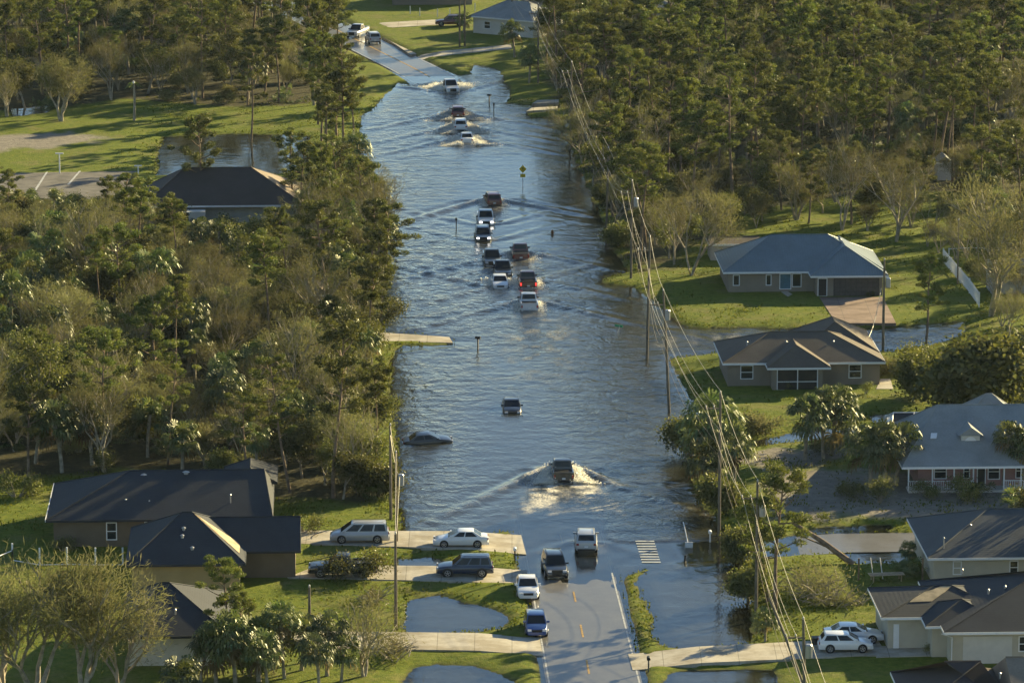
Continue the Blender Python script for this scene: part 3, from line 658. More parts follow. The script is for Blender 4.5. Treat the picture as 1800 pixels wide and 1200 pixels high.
class House:
    def __init__(s, name, px, py, label, rz=None, z=.30, cat='house'):
        p = P(px, py); s.S = S(py); s.px = px; s.z = z
        s.root = empty(name, (p.x, p.y, z - .02), YAW if rz is None else rz, label, cat)
    def X(s, px): return (px - s.px) / s.S
    def wall(s, x0, x1, y0, y1, h, mat, name='wall', z0=-.5):
        m = MB(); m.box(x0, x1, y0, y1, z0, h); return m.build(name, mat, s.root)
    def roof(s, x0, x1, y0, y1, z, rise, mat, hl=None, hr=None, axis='x', wallmat=None, trim=M_white, name='roof'):
        if axis == 'y':
            T = lambda a, b, c: (b, a, c); X0, X1, Y0, Y1 = y0, y1, x0, x1
        else:
            T = lambda a, b, c: (a, b, c); X0, X1, Y0, Y1 = x0, x1, y0, y1
        ym = (Y0 + Y1) / 2; hd = (Y1 - Y0) / 2; hl = hd if hl is None else hl; hr = hd if hr is None else hr
        a, b, c, d = T(X0, Y0, z), T(X1, Y0, z), T(X1, Y1, z), T(X0, Y1, z); e, f = T(X0 + hl, ym, z + rise), T(X1 - hr, ym, z + rise)
        m = MB(); m.add([a, b, c, d, e, f], [(0, 1, 5, 4), (2, 3, 4, 5), (3, 0, 4), (1, 2, 5), (0, 3, 2, 1)])
        bm_ = m.build(name, mat, s.root); me = bm_.data
        bm = bmesh.new(); bm.from_mesh(me); bmesh.ops.recalc_face_normals(bm, faces=bm.faces); bm.to_mesh(me); bm.free()
        # ridge caps
        rc = MB(); rc.tube([Vector(e) + Vector((0, 0, .02)), Vector(f) + Vector((0, 0, .02))], .07, 5)
        if hl > .1:
            for q in (a, d): rc.tube([Vector(q) + Vector((0, 0, .03)), Vector(e) + Vector((0, 0, .02))], .06, 4)
        if hr > .1:
            for q in (b, c): rc.tube([Vector(q) + Vector((0, 0, .03)), Vector(f) + Vector((0, 0, .02))], .06, 4)
        rc.build('ridge_cap', mat, bm_)
        fa = MB(); t = .03; xx0, xx1 = min(x0, x1), max(x0, x1)
        fa.box(x0 - t, x1 + t, y0 - t, y0, z - .19, z + .015); fa.box(x0 - t, x1 + t, y1, y1 + t, z - .19, z + .015)
        fa.box(x0 - t, x0, y0, y1, z - .19, z + .013); fa.box(x1, x1 + t, y0, y1, z - .19, z + .013); fa.build('fascia', trim, bm_)
        return bm_
    def window(s, x0, x1, z0, z1, y, mull=True, pane=None, name='window'):
        m = MB(); w_ = .09; yy0, yy1 = y - .06, y - .004
        m.box(x0, x1, yy0, yy1, z1 - w_, z1); m.box(x0, x1, yy0, yy1, z0, z0 + w_); m.box(x0, x0 + w_, yy0, yy1, z0 + w_, z1 - w_); m.box(x1 - w_, x1, yy0, yy1, z0 + w_, z1 - w_)
        if mull: m.box(x0 + w_, x1 - w_, yy0 + .01, yy1, (z0 + z1) / 2 - .035, (z0 + z1) / 2 + .035)
        f = m.build(name, M_white, s.root); p = MB(); p.box(x0 + w_, x1 - w_, y - .022, y - .002, z0 + w_, z1 - w_); p.build('pane', pane or M_win, f); return f
    def pipe(s, x, y, z, h=.5, r=.07):
        m = MB(); m.tube([(x, y, z), (x, y, z + h)], r, 8); m.tube([(x, y, z + h), (x, y, z + h + .09)], [r * 1.7, r * .6], 8); m.build('vent_pipe', M_metal, s.root)
    def plate(s, pts, mat, name, lift=.03):       # thin panel lying on a roof slope
        pts = [Vector(p) for p in pts]; n = (pts[1] - pts[0]).cross(pts[-1] - pts[0]).normalized()
        if n.z < 0: n = -n
        m = MB(); m.slab([p + n * lift for p in pts], n, .025); return m.build(name, mat, s.root)
# -- tan house with the brown hip roof
h = House('tan_house', 1279, 684, 'tan house with brown hip roof and screened porch, surrounded by lawn on three sides')
X_ = h.X; x1 = X_(1547)
h.wall(0, x1, 0, 9.6, 2.45, W_tan); h.wall(x1 - 7.2, x1 - .05, 9.6, 14.5, 2.45, W_tan, 'wall')
h.roof(-.55, x1 + .5, -.55, 10.1, 2.5, 2.1, M_rbrown); h.roof(x1 - 7.8, x1 + .45, 4.0, 15.0, 2.52, 2.35, M_rbrown, axis='y', hl=4.2)
px0, px1 = X_(1354), X_(1443)
h.wall(px0, px0 + .45, -2.1, -1.9, 2.4, W_tan); h.wall(px1 - .5, px1, -2.1, -1.9, 2.4, W_tan); h.wall(px0, px0 + .15, -1.9, -.01, 2.4, W_tan); h.wall(px1 - .15, px1, -1.9, -.01, 2.4, W_tan)
h.roof(px0 - .55, px1 + .7, -2.7, 3.6, 2.44, 1.65, M_rbrown, axis='y', hl=3.2, hr=0)
m = MB(); m.box(px0 + .45, px1 - .5, -2.0, -1.98, .1, 2.25); m.build('porch_screen', M_screen, h.root)
m = MB(); mx = (px0 + px1) / 2
for a in (px0 + .45, mx - .05, px1 - .6): m.box(a, a + .1, -2.07, -2.0, 0, 2.3)
for z_ in (.0, .85, 2.22): m.box(px0 + .55, mx - .05, -2.06, -2.0, z_, z_ + .08); m.box(mx + .05, px1 - .6, -2.06, -2.0, z_, z_ + .08)
m.build('screen_frame', M_white, h.root)
h.window(X_(1301), X_(1324), .75, 2.2, 0); h.window(X_(1492), X_(1515), .75, 2.2, 0)
for a in (2.2, 6.2, 11.0): h.pipe(a, 3.0, 3.4, .55)
# -- house with the blue metal roof
h = House('blue_roof_house', 1280, 519, 'tan house under a large blue-grey metal hip roof with dark garage door and brick driveway')
X_ = h.X; x1 = X_(1547); gx = X_(1431)
h.wall(0, gx + .1, 0, 10.6, 2.4, W_tan); h.wall(gx, x1, -2.6, 10.6, 2.4, W_tan)
h.roof(-.6, x1 + .6, -.6, 11.2, 2.45, 3.1, M_rblue); h.roof(gx - .7, x1 + .58, -3.2, 8.0, 2.43, 2.45, M_rblue, axis='y', hl=5.0, hr=0)
h.window(X_(1288), X_(1300), .8, 2.05, 0, False); h.window(X_(1346), X_(1356), .8, 2.05, 0, False)
h.window(X_(1370), X_(1391), .35, 2.15, 0, False, pane=M_tarp, name='boarded_window'); h.window(X_(1392), X_(1409), .6, 2.15, 0, False)
h.window(X_(1433), X_(1450), .02, 2.1, -2.6, False, M_screen, 'entry_door')
m = MB(); g0, g1 = X_(1461), X_(1541); m.box(g0, g1, -2.66, -2.602, .0, 2.05); gd = m.build('garage_door', simple('garage_door_brown', (.07, .06, .055), .6), h.root)
m = MB()
for i in range(4):
    for j in range(8): m.box(g0 + .1 + j * (g1 - g0 - .2) / 8 + .04, g0 + .1 + (j + 1) * (g1 - g0 - .2) / 8 - .04, -2.68, -2.66, .08 + i * .49, .08 + i * .49 + .40)
m.build('door_panel', simple('garage_panel', (.085, .075, .07), .6), gd)
h.pipe(13.0, 4.5, 4.6, .5); h.pipe(5, 8, 4.2, .6)
h = House('garden_shed', 1249, 463, 'low grey outbuilding with flat brown roof behind the blue roofed house', cat='shed')
h.wall(0, 5.6, 0, 4, 2.0, W_grey); h.roof(-.2, 5.8, -.2, 4.2, 2.0, .5, M_rbrown, hl=0, hr=0)
# -- pink house
h = House('pink_house', 1594, 864, 'pink house with grey-blue roof, arched dormer, white porch railing and pool cage behind')
X_ = h.X; x1 = X_(1960); h.wall(1.0, x1, .0, 13, 2.6, W_pink)
h.wall(-.1, x1, -1.9, -.01, .25, W_white, 'porch_floor')
h.roof(-.75, x1 + .8, -2.2, 13.6, 2.55, 4.0, M_rgrey, hl=4.2)
h.roof(5.0, 13.5, 7.6, 17.5, 2.75, 3.3, M_rgrey, hl=4.0, hr=4)
h.window(X_(1641), X_(1664), .9, 2.3, 0); h.window(X_(1693), X_(1705), .9, 2.3, 0); h.window(X_(1717), X_(1733), .25, 2.35, 0, False, name='front_door'); h.window(X_(1736), X_(1758), .8, 2.3, 0); h.window(X_(1785), X_(1808), .9, 2.3, 0)
for a in (1592, 1634, 1672, 1706, 1760, 1790):
    m = MB(); m.box(X_(a) - .06, X_(a) + .06, -1.85, -1.73, .25, 2.5); m.build('porch_post', M_white, h.root)
m = MB()
for a, b in ((1592, 1706), (1760, 1830)):
    m.box(X_(a), X_(b), -1.83, -1.77, 1.10, 1.17); m.box(X_(a), X_(b), -1.83, -1.77, .40, .46)
    n = int((X_(b) - X_(a)) / .2)
    for i in range(n + 1): q = X_(a) + i * .2; m.box(q - .025, q + .025, -1.82, -1.78, .46, 1.10)
m.build('porch_railing', M_white, h.root)
dx = X_(1708); m = MB(); m.box(dx - .85, dx + .85, 1.1, 3.4, 3.6, 4.75); dm = m.build('dormer', W_white, h.root)
m = MB(); m.add([(dx - 1.15, .9, 4.7), (dx + 1.15, .9, 4.7), (dx + 1.15, 4.4, 4.7), (dx - 1.15, 4.4, 4.7), (dx, .9, 5.5), (dx, 4.4, 5.5)], [(0, 1, 4), (1, 2, 5, 4), (3, 0, 4, 5), (2, 3, 5), (0, 3, 2, 1)]); m.build('dormer_roof', M_rgrey, dm)
m = MB(); m.add([(dx + .55 * math.cos(t), 1.08, 4.0 + .6 * math.sin(t)) for t in [i * math.pi / 10 for i in range(11)]], [tuple(range(11))]); m.slab([(dx + .55 * math.cos(t), 1.07, 3.95 + .6 * math.sin(t)) for t in [i * math.pi / 10 for i in range(11)]], (0, -1, 0), .02); m.build('arched_window', M_white, dm)
h.plate([(X_(1637), 1.3, 4.37 + .0), (X_(1648), 1.3, 4.37), (X_(1651), 2.0, 4.72), (X_(1640), 2.0, 4.72)], M_white, 'skylight', .06)
for a in (0.2, 8.6):
    m = MB(); y0, y1 = 13.8, 18.5
    for i in range(5):
        q = a + i * 2.0; m.box(q, q + .1, y0, y0 + .1, 0, 2.6); m.box(q, q + .1, y1, y1 + .1, 0, 2.6)
        m.tube([(q + .05, y0, 2.6), (q + .5, (y0 + y1) / 2, 3.5), (q + .05, y1, 2.6)], .06, 4)
    m.box(a, a + 8.1, y0 - .02, y0 + .1, 2.6, 2.72); m.box(a, a + 8.1, y1, y1 + .1, 2.6, 2.72); m.tube([(a + .5, (y0 + y1) / 2, 3.5), (a + 8.5, (y0 + y1) / 2, 3.5)], .06, 4)
    pc = m.build('pool_cage', M_white, h.root)
    m = MB(); m.slab([(a, y0 - .01, 2.6), (a + 8, y0 - .01, 2.6), (a + 8.5, (y0 + y1) / 2, 3.48), (a + .5, (y0 + y1) / 2, 3.48)], (0, -.3, 1), .01); m.box(a, a + 8, y0 - .03, y0 - .02, 0, 2.6); m.build('cage_screen', M_screen, pc)
# -- cream house right
h = House('cream_house', 1641, 1036, 'cream house with grey hip roof and pale eave line, beside the trailer and shrub')
X_ = h.X; x1 = X_(1960); h.wall(0, x1, 0, 12.5, 2.55, W_cream); h.roof(-.6, x1 + .6, -.6, 13.2, 2.6, 2.5, shingle('slate_shingles', (.075, .082, .085)), hl=6.0)
h.window(X_(1674), X_(1690), 1.0, 2.2, 0, True, W_cream); h.window(X_(1774), X_(1790), 1.0, 2.2, 0)
h.pipe(.9, .8, 2.9, 1.1, .05); h.pipe(3.6, 4, 4.0, .3); h.pipe(9, 3, 3.8, .3)
# -- large dark roofed house
h = House('dark_roof_house', 1560, 1147, 'cream house with sprawling charcoal roof missing a patch of shingles, beside the two white cars')
X_ = h.X; xa = X_(1652); xb = X_(1980)
h.wall(0, xa + 3, 0, 8, 2.75, W_cream); h.roof(-.6, xa + 6, -.6, 8.6, 2.8, 1.35, M_rdark, hl=4.8)
h.wall(xa + .2, xb, -4.6, 9, 2.75, W_cream); h.roof(xa - .4, xb + .6, -5.3, 10.5, 2.82, 2.9, M_rdark, hl=9.0)
h.wall(xa - 1.0, xa + .2, -2.6, .0, 2.6, W_cream); h.roof(xa - 1.6, xa + 5, -3.3, 3.4, 2.78, 1.3, M_rdark, hl=3.3)
def slope(x, y): return (x, y, 2.8 + 1.35 * (y + .6) / 4.6)
h.plate([slope(1.9, 1.6), slope(3.7, 1.7), slope(4.6, 2.7), slope(4.9, 3.0), slope(5.6, 3.9), slope(4.7, 3.9), slope(4.0, 3.4), slope(2.9, 2.9)], M_under, 'bare_patch', .04)
m = MB(); m.box(0.45, .9, -.06, -.004, 0, 2.1); m.build('side_door', M_white, h.root); m = MB(); m.tube([(xa - .6, -5.2, 2.7), (xa + .3, -4.8, 2.3), (xa + .3, -4.7, .1)], .05, 6); m.build('downpipe', M_white, h.root)
h.window(xa + 5.6, xa + 7.4, 1.0, 2.3, -4.6); m = MB(); m.box(xa + 1.2, xa + 5.1, -4.66, -4.602, .05, 2.3); m.build('garage_door', W_white, h.root)
for a, b in ((8, 0), (9.5, 1), (6.8, 6.4)): h.pipe(a, b, 4.5, .35)
h = House('brown_roof_house', 1612, 1325, 'house at the bottom right corner showing only its dark brown gable roof')
X_ = h.X; x1 = X_(1980); h.wall(0, x1, 0, 11, 2.7, W_cream); h.roof(-.6, 7.7, -.6, 11.5, 2.75, 2.5, M_rred, hl=6.0, hr=5); h.roof(7.2, x1, -2, 12, 2.77, 2.9, M_rtan_sun, hl=0); h.pipe(6.5, 3, 4.6, .4)  # right roof section in tan: its sunlight is put into the shingle colour
# -- left houses
h = House('long_dark_roof_house', 95, 968, 'brown house with long charcoal roof and two white framed windows at the left edge')
X_ = h.X; x1 = X_(470); h.wall(0, x1, 0, 12.5, 2.55, W_brown); h.roof(-.6, x1 + .5, -.6, 13, 2.6, 2.75, M_rdark, hl=7.0, hr=.8, trim=M_rdark); h.wall(x1 - 1.2, x1 + .25, 9, 14.5, 3.6, W_brown); h.roof(x1 - 4, x1 + .8, 9.5, 15.5, 3.4, 1.3, M_rdark, axis='y', hl=0, trim=M_rdark)
m = MB(); m.box(-.70, -.635, -.6, 13, 2.45, 2.66); m.build('gutter', M_white, h.root)
h.window(X_(187), X_(206), .65, 2.25, 0); h.window(X_(254), X_(272), 1.1, 2.3, 0)
h.pipe(X_(220), 2.2, 3.4, .3); h.pipe(X_(262), 2.0, 3.3, .3); h.pipe(X_(405), 1.6, 3.3, .9, .05); h.pipe(X_(250), 5.7, 4.9, .2, .2); h.pipe(X_(325), 5.7, 5.1, .2, .2)
h = House('damaged_roof_house', 232, 1047, 'brown house with charcoal roof whose sunlit face has a torn pale patch')
X_ = h.X; xa = X_(432); x1 = X_(519)
h.wall(0, xa - .5, 0, 11.5, 2.5, W_yel); h.roof(-.5, xa, -.6, 12.1, 2.55, 2.9, M_rdark, hl=4.6, hr=4.6, trim=M_rdark)
h.wall(xa - 1, x1, 4.2, 11.0, 2.5, W_brown); h.roof(xa - 3.2, x1 + .45, 3.6, 11.6, 2.53, 2.0, M_rdark, hl=0, hr=0, trim=M_rdark)
def hipr(u, v):  # right hip face of front wing: u along y (0..1), v up (0..1)
    X1, Y0, Y1 = xa, -.6, 12.1; ym = (Y0 + Y1) / 2; e = (X1 - 4.6, ym, 5.45); y = Y0 + (Y1 - Y0) * u; b = Vector((X1, y, 2.55)); return b.lerp(Vector(e), v)
h.plate([hipr(.12, .12), hipr(.42, .12), hipr(.5, .97), hipr(.46, .90)], M_under, 'bare_patch', .04)
for a, b, c in ((X_(322), 3.6, 4.4), (X_(320), 2.6, 4.0), (X_(338), 1.2, 3.3)): h.pipe(a, b, c, .25, .12)
h = House('pale_wall_house', 226, 1178, 'house with pale side wall and charcoal roof behind the palms at lower left')
X_ = h.X; x1 = X_(395); h.wall(0, x1, 0, 12, 2.6, W_white); h.roof(-.6, x1 + .5, -.6, 12.6, 2.65, 2.6, M_rdark, hl=3, hr=5.0, trim=M_rdark); h.pipe(X_(308), 2, 3.7, .4)
# -- brown house in the left trees
h = House('brown_roof_house', 262, 398, 'house with wide dark brown roof and end slope coloured sunlit tan, half hidden by trees left')
X_ = h.X; x1 = X_(525); h.wall(0, x1, 0, 12, 2.5, W_white); h.roof(-.7, x1 + .7, -2.0, 12.6, 2.55, 3.4, M_rred, hl=5.0, hr=6.5); h.plate([(x1 + .6, -1.7, 2.62), (x1 + .6, 12.2, 2.62), (x1 - 5.7, 5.35, 5.88), (x1 - 5.7, 5.25, 5.88)], M_rtan_sun, 'sunlit_roof_face', .04)  # tan plate paints the sunlit look onto the right hip of the brown roof
h.wall(X_(330), X_(362), -3.5, -.02, 2.1, W_white, 'annex_wall'); h.window(3.6, 5.0, .9, 2.1, -3.5)
h = House('small_brown_roof_house', 490, 560, 'small tan roofed building glimpsed through the trees left of the flood', cat='house')
h.wall(0, 5, 0, 6, 2.4, W_tan); h.roof(-.4, 5.4, -.4, 6.4, 2.4, 1.6, M_rtan_sun)
# -- far houses
h = House('far_grey_roof_house', 832, 62, 'white walled house with grey-blue roof by the palms at the far end of the street', rz=R(-32))
h.wall(0, 11, 0, 9, 2.7, W_white); h.roof(-.5, 11.5, -.5, 9.5, 2.75, 2.2, M_rgrey, hr=4, hl=4); h.window(2, 3.2, .9, 2.1, 0); h.window(6, 7.2, .9, 2.1, 0)
h = House('far_brown_house', 905, 45, 'low brown roofed house beyond the far grey roofed house', rz=R(-10)); h.wall(0, 9, 0, 8, 2.5, W_tan); h.roof(-.5, 9.5, -.5, 8.5, 2.5, 1.8, M_rbrown)
h = House('far_beige_house', 690, 13, 'long beige wall of a house at the top edge beyond the white fence posts'); h.wall(0, 13, 0, 10, 3.4, W_tan); h.roof(-.5, 13.5, -.5, 10.5, 3.4, 2.2, M_rbrown)
h = House('far_white_house', 1098, 44, 'small white walled house among pine trunks at the top of the photo'); h.wall(0, 7.5, 0, 8, 2.7, W_white); h.roof(-.5, 8, -.5, 8.5, 2.7, 1.6, M_rgrey); h.window(2, 3.2, .9, 2.1, 0)
h = House('far_low_house', 1226, 35, 'low grey house among pines at the top right of the photo'); h.wall(0, 8, 0, 8, 2.5, W_grey); h.roof(-.5, 8.5, -.5, 8.5, 2.5, 1.8, M_rbrown)
h = House('white_shed', 1742, 522, 'weathered white shed behind the white picket fence at the right edge', cat='shed'); h.wall(0, 6, 0, 4, 2.4, W_grey); h.roof(-.3, 6.3, -.3, 4.3, 2.4, 1.2, simple('weathered_roof', (.4, .38, .33), .8, var=.3), hl=0, hr=0)
h = House('white_shed', 1648, 322, 'small white shed in the clearing behind the trees on the right', cat='shed'); h.wall(0, 1.8, 0, 3, 2.4, W_white); h.roof(-.2, 2, -.2, 3.2, 2.4, .8, M_rgrey, hl=0, hr=0, axis='y')
EXCL = [PL(q) for q in ([(1255,700),(1570,700),(1560,640),(1265,640)], [(1262,540),(1565,540),(1560,470),(1262,470)], [(1240,468),(1340,468),(1340,440),(1240,440)], [(1560,885),(2000,885),(2000,770),(1560,770)],
  [(1625,1060),(2000,1060),(2000,960),(1625,960)], [(1545,1180),(2000,1180),(2000,1060),(1545,1060)], [(85,975),(485,975),(480,900),(85,900)], [(220,1055),(530,1055),(530,975),(220,975)], [(215,1190),(400,1190),(400,1100),(215,1100)],
  [(250,402),(535,402),(535,345),(250,345)], [(484,565),(555,565),(555,535),(484,535)], [(815,75),(1000,75),(1000,10),(815,10)], [(1085,50),(1180,50),(1180,12),(1085,12)])] + DRIVES
# ------------------------------------------------------------------ poles and wires
def pole(px, py, topy, label, lean=0.0, arm=True, tr=False, insul=True, r=.16, group='utility poles along the street', z=None):
    b = P(px, py); s_ = S(py); hgt = (py - topy) / s_ / cp * 1.0
    root = empty('utility_pole', (b.x, b.y, 0), 0, label, 'utility pole', group)
    top = Vector((lean, 0, hgt)); m = MB(); m.tube([(0, 0, -.8), top * .5, top], [r, r * .85, r * .65], 10); m.build('pole', M_pole, root)
    if arm:
        m = MB(); m.box(top.x - 1.35, top.x + .15, -.06, .06, hgt - 1.45, hgt - 1.33); m.build('crossarm', M_pole, root)
        for q in (-1.25, -.55):
            m = MB(); m.tube([(top.x + q, 0, hgt - 1.33), (top.x + q, 0, hgt - 1.18), (top.x + q, 0, hgt - 1.1)], [.05, .07, .04], 8); m.build('insulator', M_metal, root)
    if insul: m = MB(); m.tube([top, top + Vector((0, 0, .12)), top + Vector((0, 0, .22))], [.06, .08, .04], 8); m.build('insulator', M_metal, root)
    if tr:
        m = MB(); m.tube([(top.x + .42, -.1, hgt - 2.9), (top.x + .42, -.1, hgt - 2.85), (top.x + .42, -.1, hgt - 1.95), (top.x + .42, -.1, hgt - 1.85)], [.22, .27, .27, .2], 14); m.build('transformer', M_metal, root)
    return Vector((b.x + top.x, b.y, hgt))
T = []
T.append(pole(900, 60, -40, 'utility pole among the trees at the far end of the power line', 0))
T.append(pole(946, 150, 10, 'utility pole in the dark trees right of the far flood edge', .0))
T.append(pole(1002, 262, 112, 'utility pole hidden in trees, fourth from the far end of the line', .2))
T.append(pole(1066, 410, 262, 'utility pole at the wooded right bank level with the white pickup', .2))
T.append(pole(1109, 493, 320, 'utility pole on the grassy spit where the right bank juts out', .1, tr=True))
T.append(pole(1137, 631, 418, 'utility pole standing in the water opposite the blue roofed house', .25))
T.append(pole(1177, 724, 512, 'leaning utility pole standing in water with transformers, by the tan house lawn', -.7, tr=True))
T.append(pole(1264, 940, 690, 'tall utility pole standing in the side road floodwater beside the palms', .0))
T.append(pole(1329, 1082, 845, 'utility pole on the bank beside the leaning pine, with grey transformer', .0, tr=True))
T.append(pole(1416, 1325, 1085, 'nearest utility pole of the power line at the lower right, with transformer below its top', -.3, tr=True))
T.append(pole(1530, 1640, 1400, 'utility pole', 0))
bpy.data.objects['utility_pole.010']['label'] = 'utility pole carrying the power line beyond the lower right corner'
def wire(name, pts, sag, r, mat, label, group='overhead wires along the street'):
    m = MB(); path = []
    for a, b in zip(pts[:-1], pts[1:]):
        n = 10
        for i in range(n): t = i / n; path.append(a.lerp(b, t) - Vector((0, 0, sag * 4 * t * (1 - t))))
    path.append(pts[-1]); m.tube(path, r, 4); return tag(m.build(name, mat), label, 'power line', group)
wire('power_line', [t + Vector((0, 0, .2)) for t in T], .75, .018, M_wire, 'topmost conductor running pole top to pole top')
wire('power_line', [t + Vector((-1.25, 0, -1.12)) for t in T], .9, .016, M_wire, 'conductor on the outer left end of the crossarms')
wire('power_line', [t + Vector((-.55, 0, -1.12)) for t in T], 1.0, .015, M_wire, 'conductor on the middle of the crossarms')
wire('power_line', [t + Vector((-.1, -.1, -3.2)) for t in T], 1.1, .015, M_wire, 'neutral wire below the transformers')
wire('telephone_cable', [t + Vector((-.15, .1, -4.6)) for t in T], 1.3, .02, M_pole, 'upper communication cable low on the poles')
wire('telephone_cable', [t + Vector((-.2, -.1, -5.4)) for t in T], 1.5, .016, M_pole, 'lowest communication cable on the poles')
a1 = pole(687, 915, 747, 'bare utility pole at the edge of the trees, behind the minivan', .0, arm=False, group='utility poles by the left driveways')
a2 = pole(697, 958, 795, 'utility pole with grey transformer between minivan and white sedan', .0, arm=False, tr=True, group='utility poles by the left driveways')
a3 = pole(696, 1110, 937, 'tall bare utility pole between the second and third driveways, left of the large pond', .0, arm=False, group='utility poles by the left driveways')
a4 = pole(545, 1168, 1030, 'short dark utility pole beside the palms at lower left', .0, arm=False, group='utility poles by the left driveways')
wire('power_line', [a1, a2, a3], .5, .02, M_wire, 'service wire strung over the left driveways'); wire('power_line', [a1 + Vector((0, 0, -.8)), a2 + Vector((.3, 0, -2)), a3 + Vector((0, 0, -.5))], .8, .02, M_wire, 'lower service wire strung over the left driveways')
a6 = pole(1552, 617, 458, 'single utility pole with white transformer behind the tan house', .0, arm=False, tr=True, group='utility poles by houses')
wire('power_line', [a6 + Vector((-.3, 0, -3)), P(1527, 592, 3.4)], .8, .035, M_wire, 'pale drooping service cable from the pole to the tan house roof')
pole(808, 88, -30, 'far utility pole on the lawn shadow, left of its neighbour', 0, group='utility poles by houses'); pole(817, 86, -26, 'far utility pole close beside another on the lawn by the far driveway', 0, arm=False, group='utility poles by houses')
pole(651, 372, 322, 'short weathered post at the left shore among palms', 0, arm=False, insul=False, group='utility poles by houses')
pole(1683, 505, 388, 'slim pole beside the white picket fence', 0, arm=False, r=.10, group='utility poles by houses')
# vine covered leaning pole
root = empty('leaning_pole', P(1420, 1215), 0, 'leaning broken pole wrapped in green vine next to the nearest utility pole', 'utility pole')
b = P(1420, 1215); tp = P(1352, 1050, 7.2) - b; m = MB(); m.tube([(0, 0, -.5), tp * .5, tp], [.13, .11, .09], 8); m.build('pole', M_pole, root)
# ------------------------------------------------------------------ street furniture
def mailbox(px, py, label, h=1.2, sub=0.0, mat=M_trim, rz=0):
    p = P(px, py, max(0, gz(P(px, py).x, P(px, py).y))); r = empty('mailbox', (p.x, p.y, p.z - sub), R(rz), label, 'mailbox', 'mailboxes')
    m = MB(); m.box(-.06, .06, -.06, .06, -.4, h); m.build('post', M_pole if mat is M_trim else M_white, r)
    m = MB(); pts = [(-.14, 0), (.14, 0), (.14, .14), (.09, .22), (0, .25), (-.09, .22), (-.14, .14)]
    m.add([(a, -.28, h + b) for a, b in pts] + [(a, .28, h + b) for a, b in pts], [tuple(range(7)), tuple(range(13, 6, -1))] + [(i, i + 7, (i + 1) % 7 + 7, (i + 1) % 7) for i in range(7)]); m.build('box', mat, r)
mailbox(905, 990, 'black mailbox on a white post by the white sedan driveway', mat=M_white); bpy.data.objects['mailbox'].children[1].data.materials[0] = M_trim
mailbox(1140, 1180, 'black mailbox on the grass by the right driveway at the bottom', 1.0)
mailbox(840, 614, 'dark mailbox standing in the flood near the left driveway spit', 1.25, .1, rz=70)
mailbox(802, 404, 'mailbox in the flood left of the white pickup', 1.4, .2)
mailbox(868, 203, 'mailbox in the flood near the farthest convoy', 1.6, .1)
mailbox(860, 186, 'small mailbox farther up the flood behind the other', 1.5, .1, rz=60)
mailbox(1248, 952, 'pale mailbox at the flooded side road by the tall pole', .9, .1, mat=M_white)
mailbox(503, 107 - 14, 'spare', .9) if False else None
p = P(919, 328); r = empty('warning_sign', (p.x, p.y, 0), 0, 'yellow diamond warning sign with plate below it, standing in the flood', 'road sign')
m = MB(); m.tube([(0, 0, -1), (0, 0, 2.9)], .04, 6); m.build('post', M_metal, r)
M_ysign = simple('sign_yellow', (.62, .45, .02), .5, var=.03)
m = MB(); m.slab([(0, -.05, 1.75), (.48, -.05, 2.25), (0, -.05, 2.75), (-.48, -.05, 2.25)], (0, -1, 0), .02); sg = m.build('sign_panel', M_ysign, r)
m = MB(); m.slab([(-.03, -.075, 2.0), (.03, -.075, 2.0), (.03, -.075, 2.35), (.12, -.075, 2.3), (0, -.075, 2.5), (-.12, -.075, 2.3), (-.03, -.075, 2.35)], (0, -1, 0), .01); m.build('arrow_mark', M_trim, sg)
m = MB(); m.box(-.32, .32, -.07, -.05, 1.2, 1.62); pl = m.build('plate', M_ysign, r)
p = P(971, 411); r = empty('hydrant', (p.x, p.y, -.35), 0, 'brown hydrant top poking out of the flood right of the convoy', 'hydrant')
m = MB(); m.tube([(0, 0, 0), (0, 0, .6), (0, 0, .75), (0, 0, .82)], [.14, .14, .17, .06], 10); m.build('barrel', simple('rusty_orange', (.28, .12, .04), .7), r); m = MB(); m.tube([(-.25, 0, .5), (.25, 0, .5)], .07, 8); m.build('outlet', simple('rusty_orange', (.28, .12, .04), .7), r)
p = P(1087, 586); r = empty('street_sign', (p.x, p.y, 0), R(-35), 'green street name sign tilted in the water near the right bank', 'road sign')
m = MB(); m.tube([(-.35, 0, -.6), (.15, 0, .85)], .04, 6); m.build('post', M_white, r); m = MB(); m.box(-.45, .55, -.02, .02, .72, .95); m.build('sign_panel', simple('sign_green', (.05, .36, .18), .5, var=.03), r)
p = P(1211, 962); r = empty('leaning_sign', (p.x, p.y, 0), 0, 'white panel on a leaning white post in the shallow side road', 'road sign')
m = MB(); m.tube([(0, 0, 0), (-.45, 1.6, 1.9)], .05, 6); m.build('post', M_white, r); m = MB(); m.box(-.34, .34, -.03, .03, -.1, .5); m.build('sign_panel', M_white, r)
p = P(1203, 985); r = empty('bollard', (p.x, p.y, 0), 0, 'short dark leaning post in the shallow water below the white panel', 'post'); m = MB(); m.tube([(0, 0, -.3), (.1, 0, .5)], [.1, .08], 8); m.build('post', M_trim, r)
def tpost(px, py, h, label):
    p = G(px, py); r = empty('clothes_post', p, 0, label, 'post', 'white T shaped posts'); m = MB(); m.box(-.07, .07, -.07, .07, 0, h); m.build('post', M_white, r); m = MB(); m.box(-.5, .5, -.08, .08, h, h + .14); m.build('top_bar', M_white, r)
tpost(105, 305, 2.5, 'tall white T shaped post by the dark parking court at the left'); tpost(243, 306, 1.0, 'short white T shaped post near the pond behind the brown roofed house')
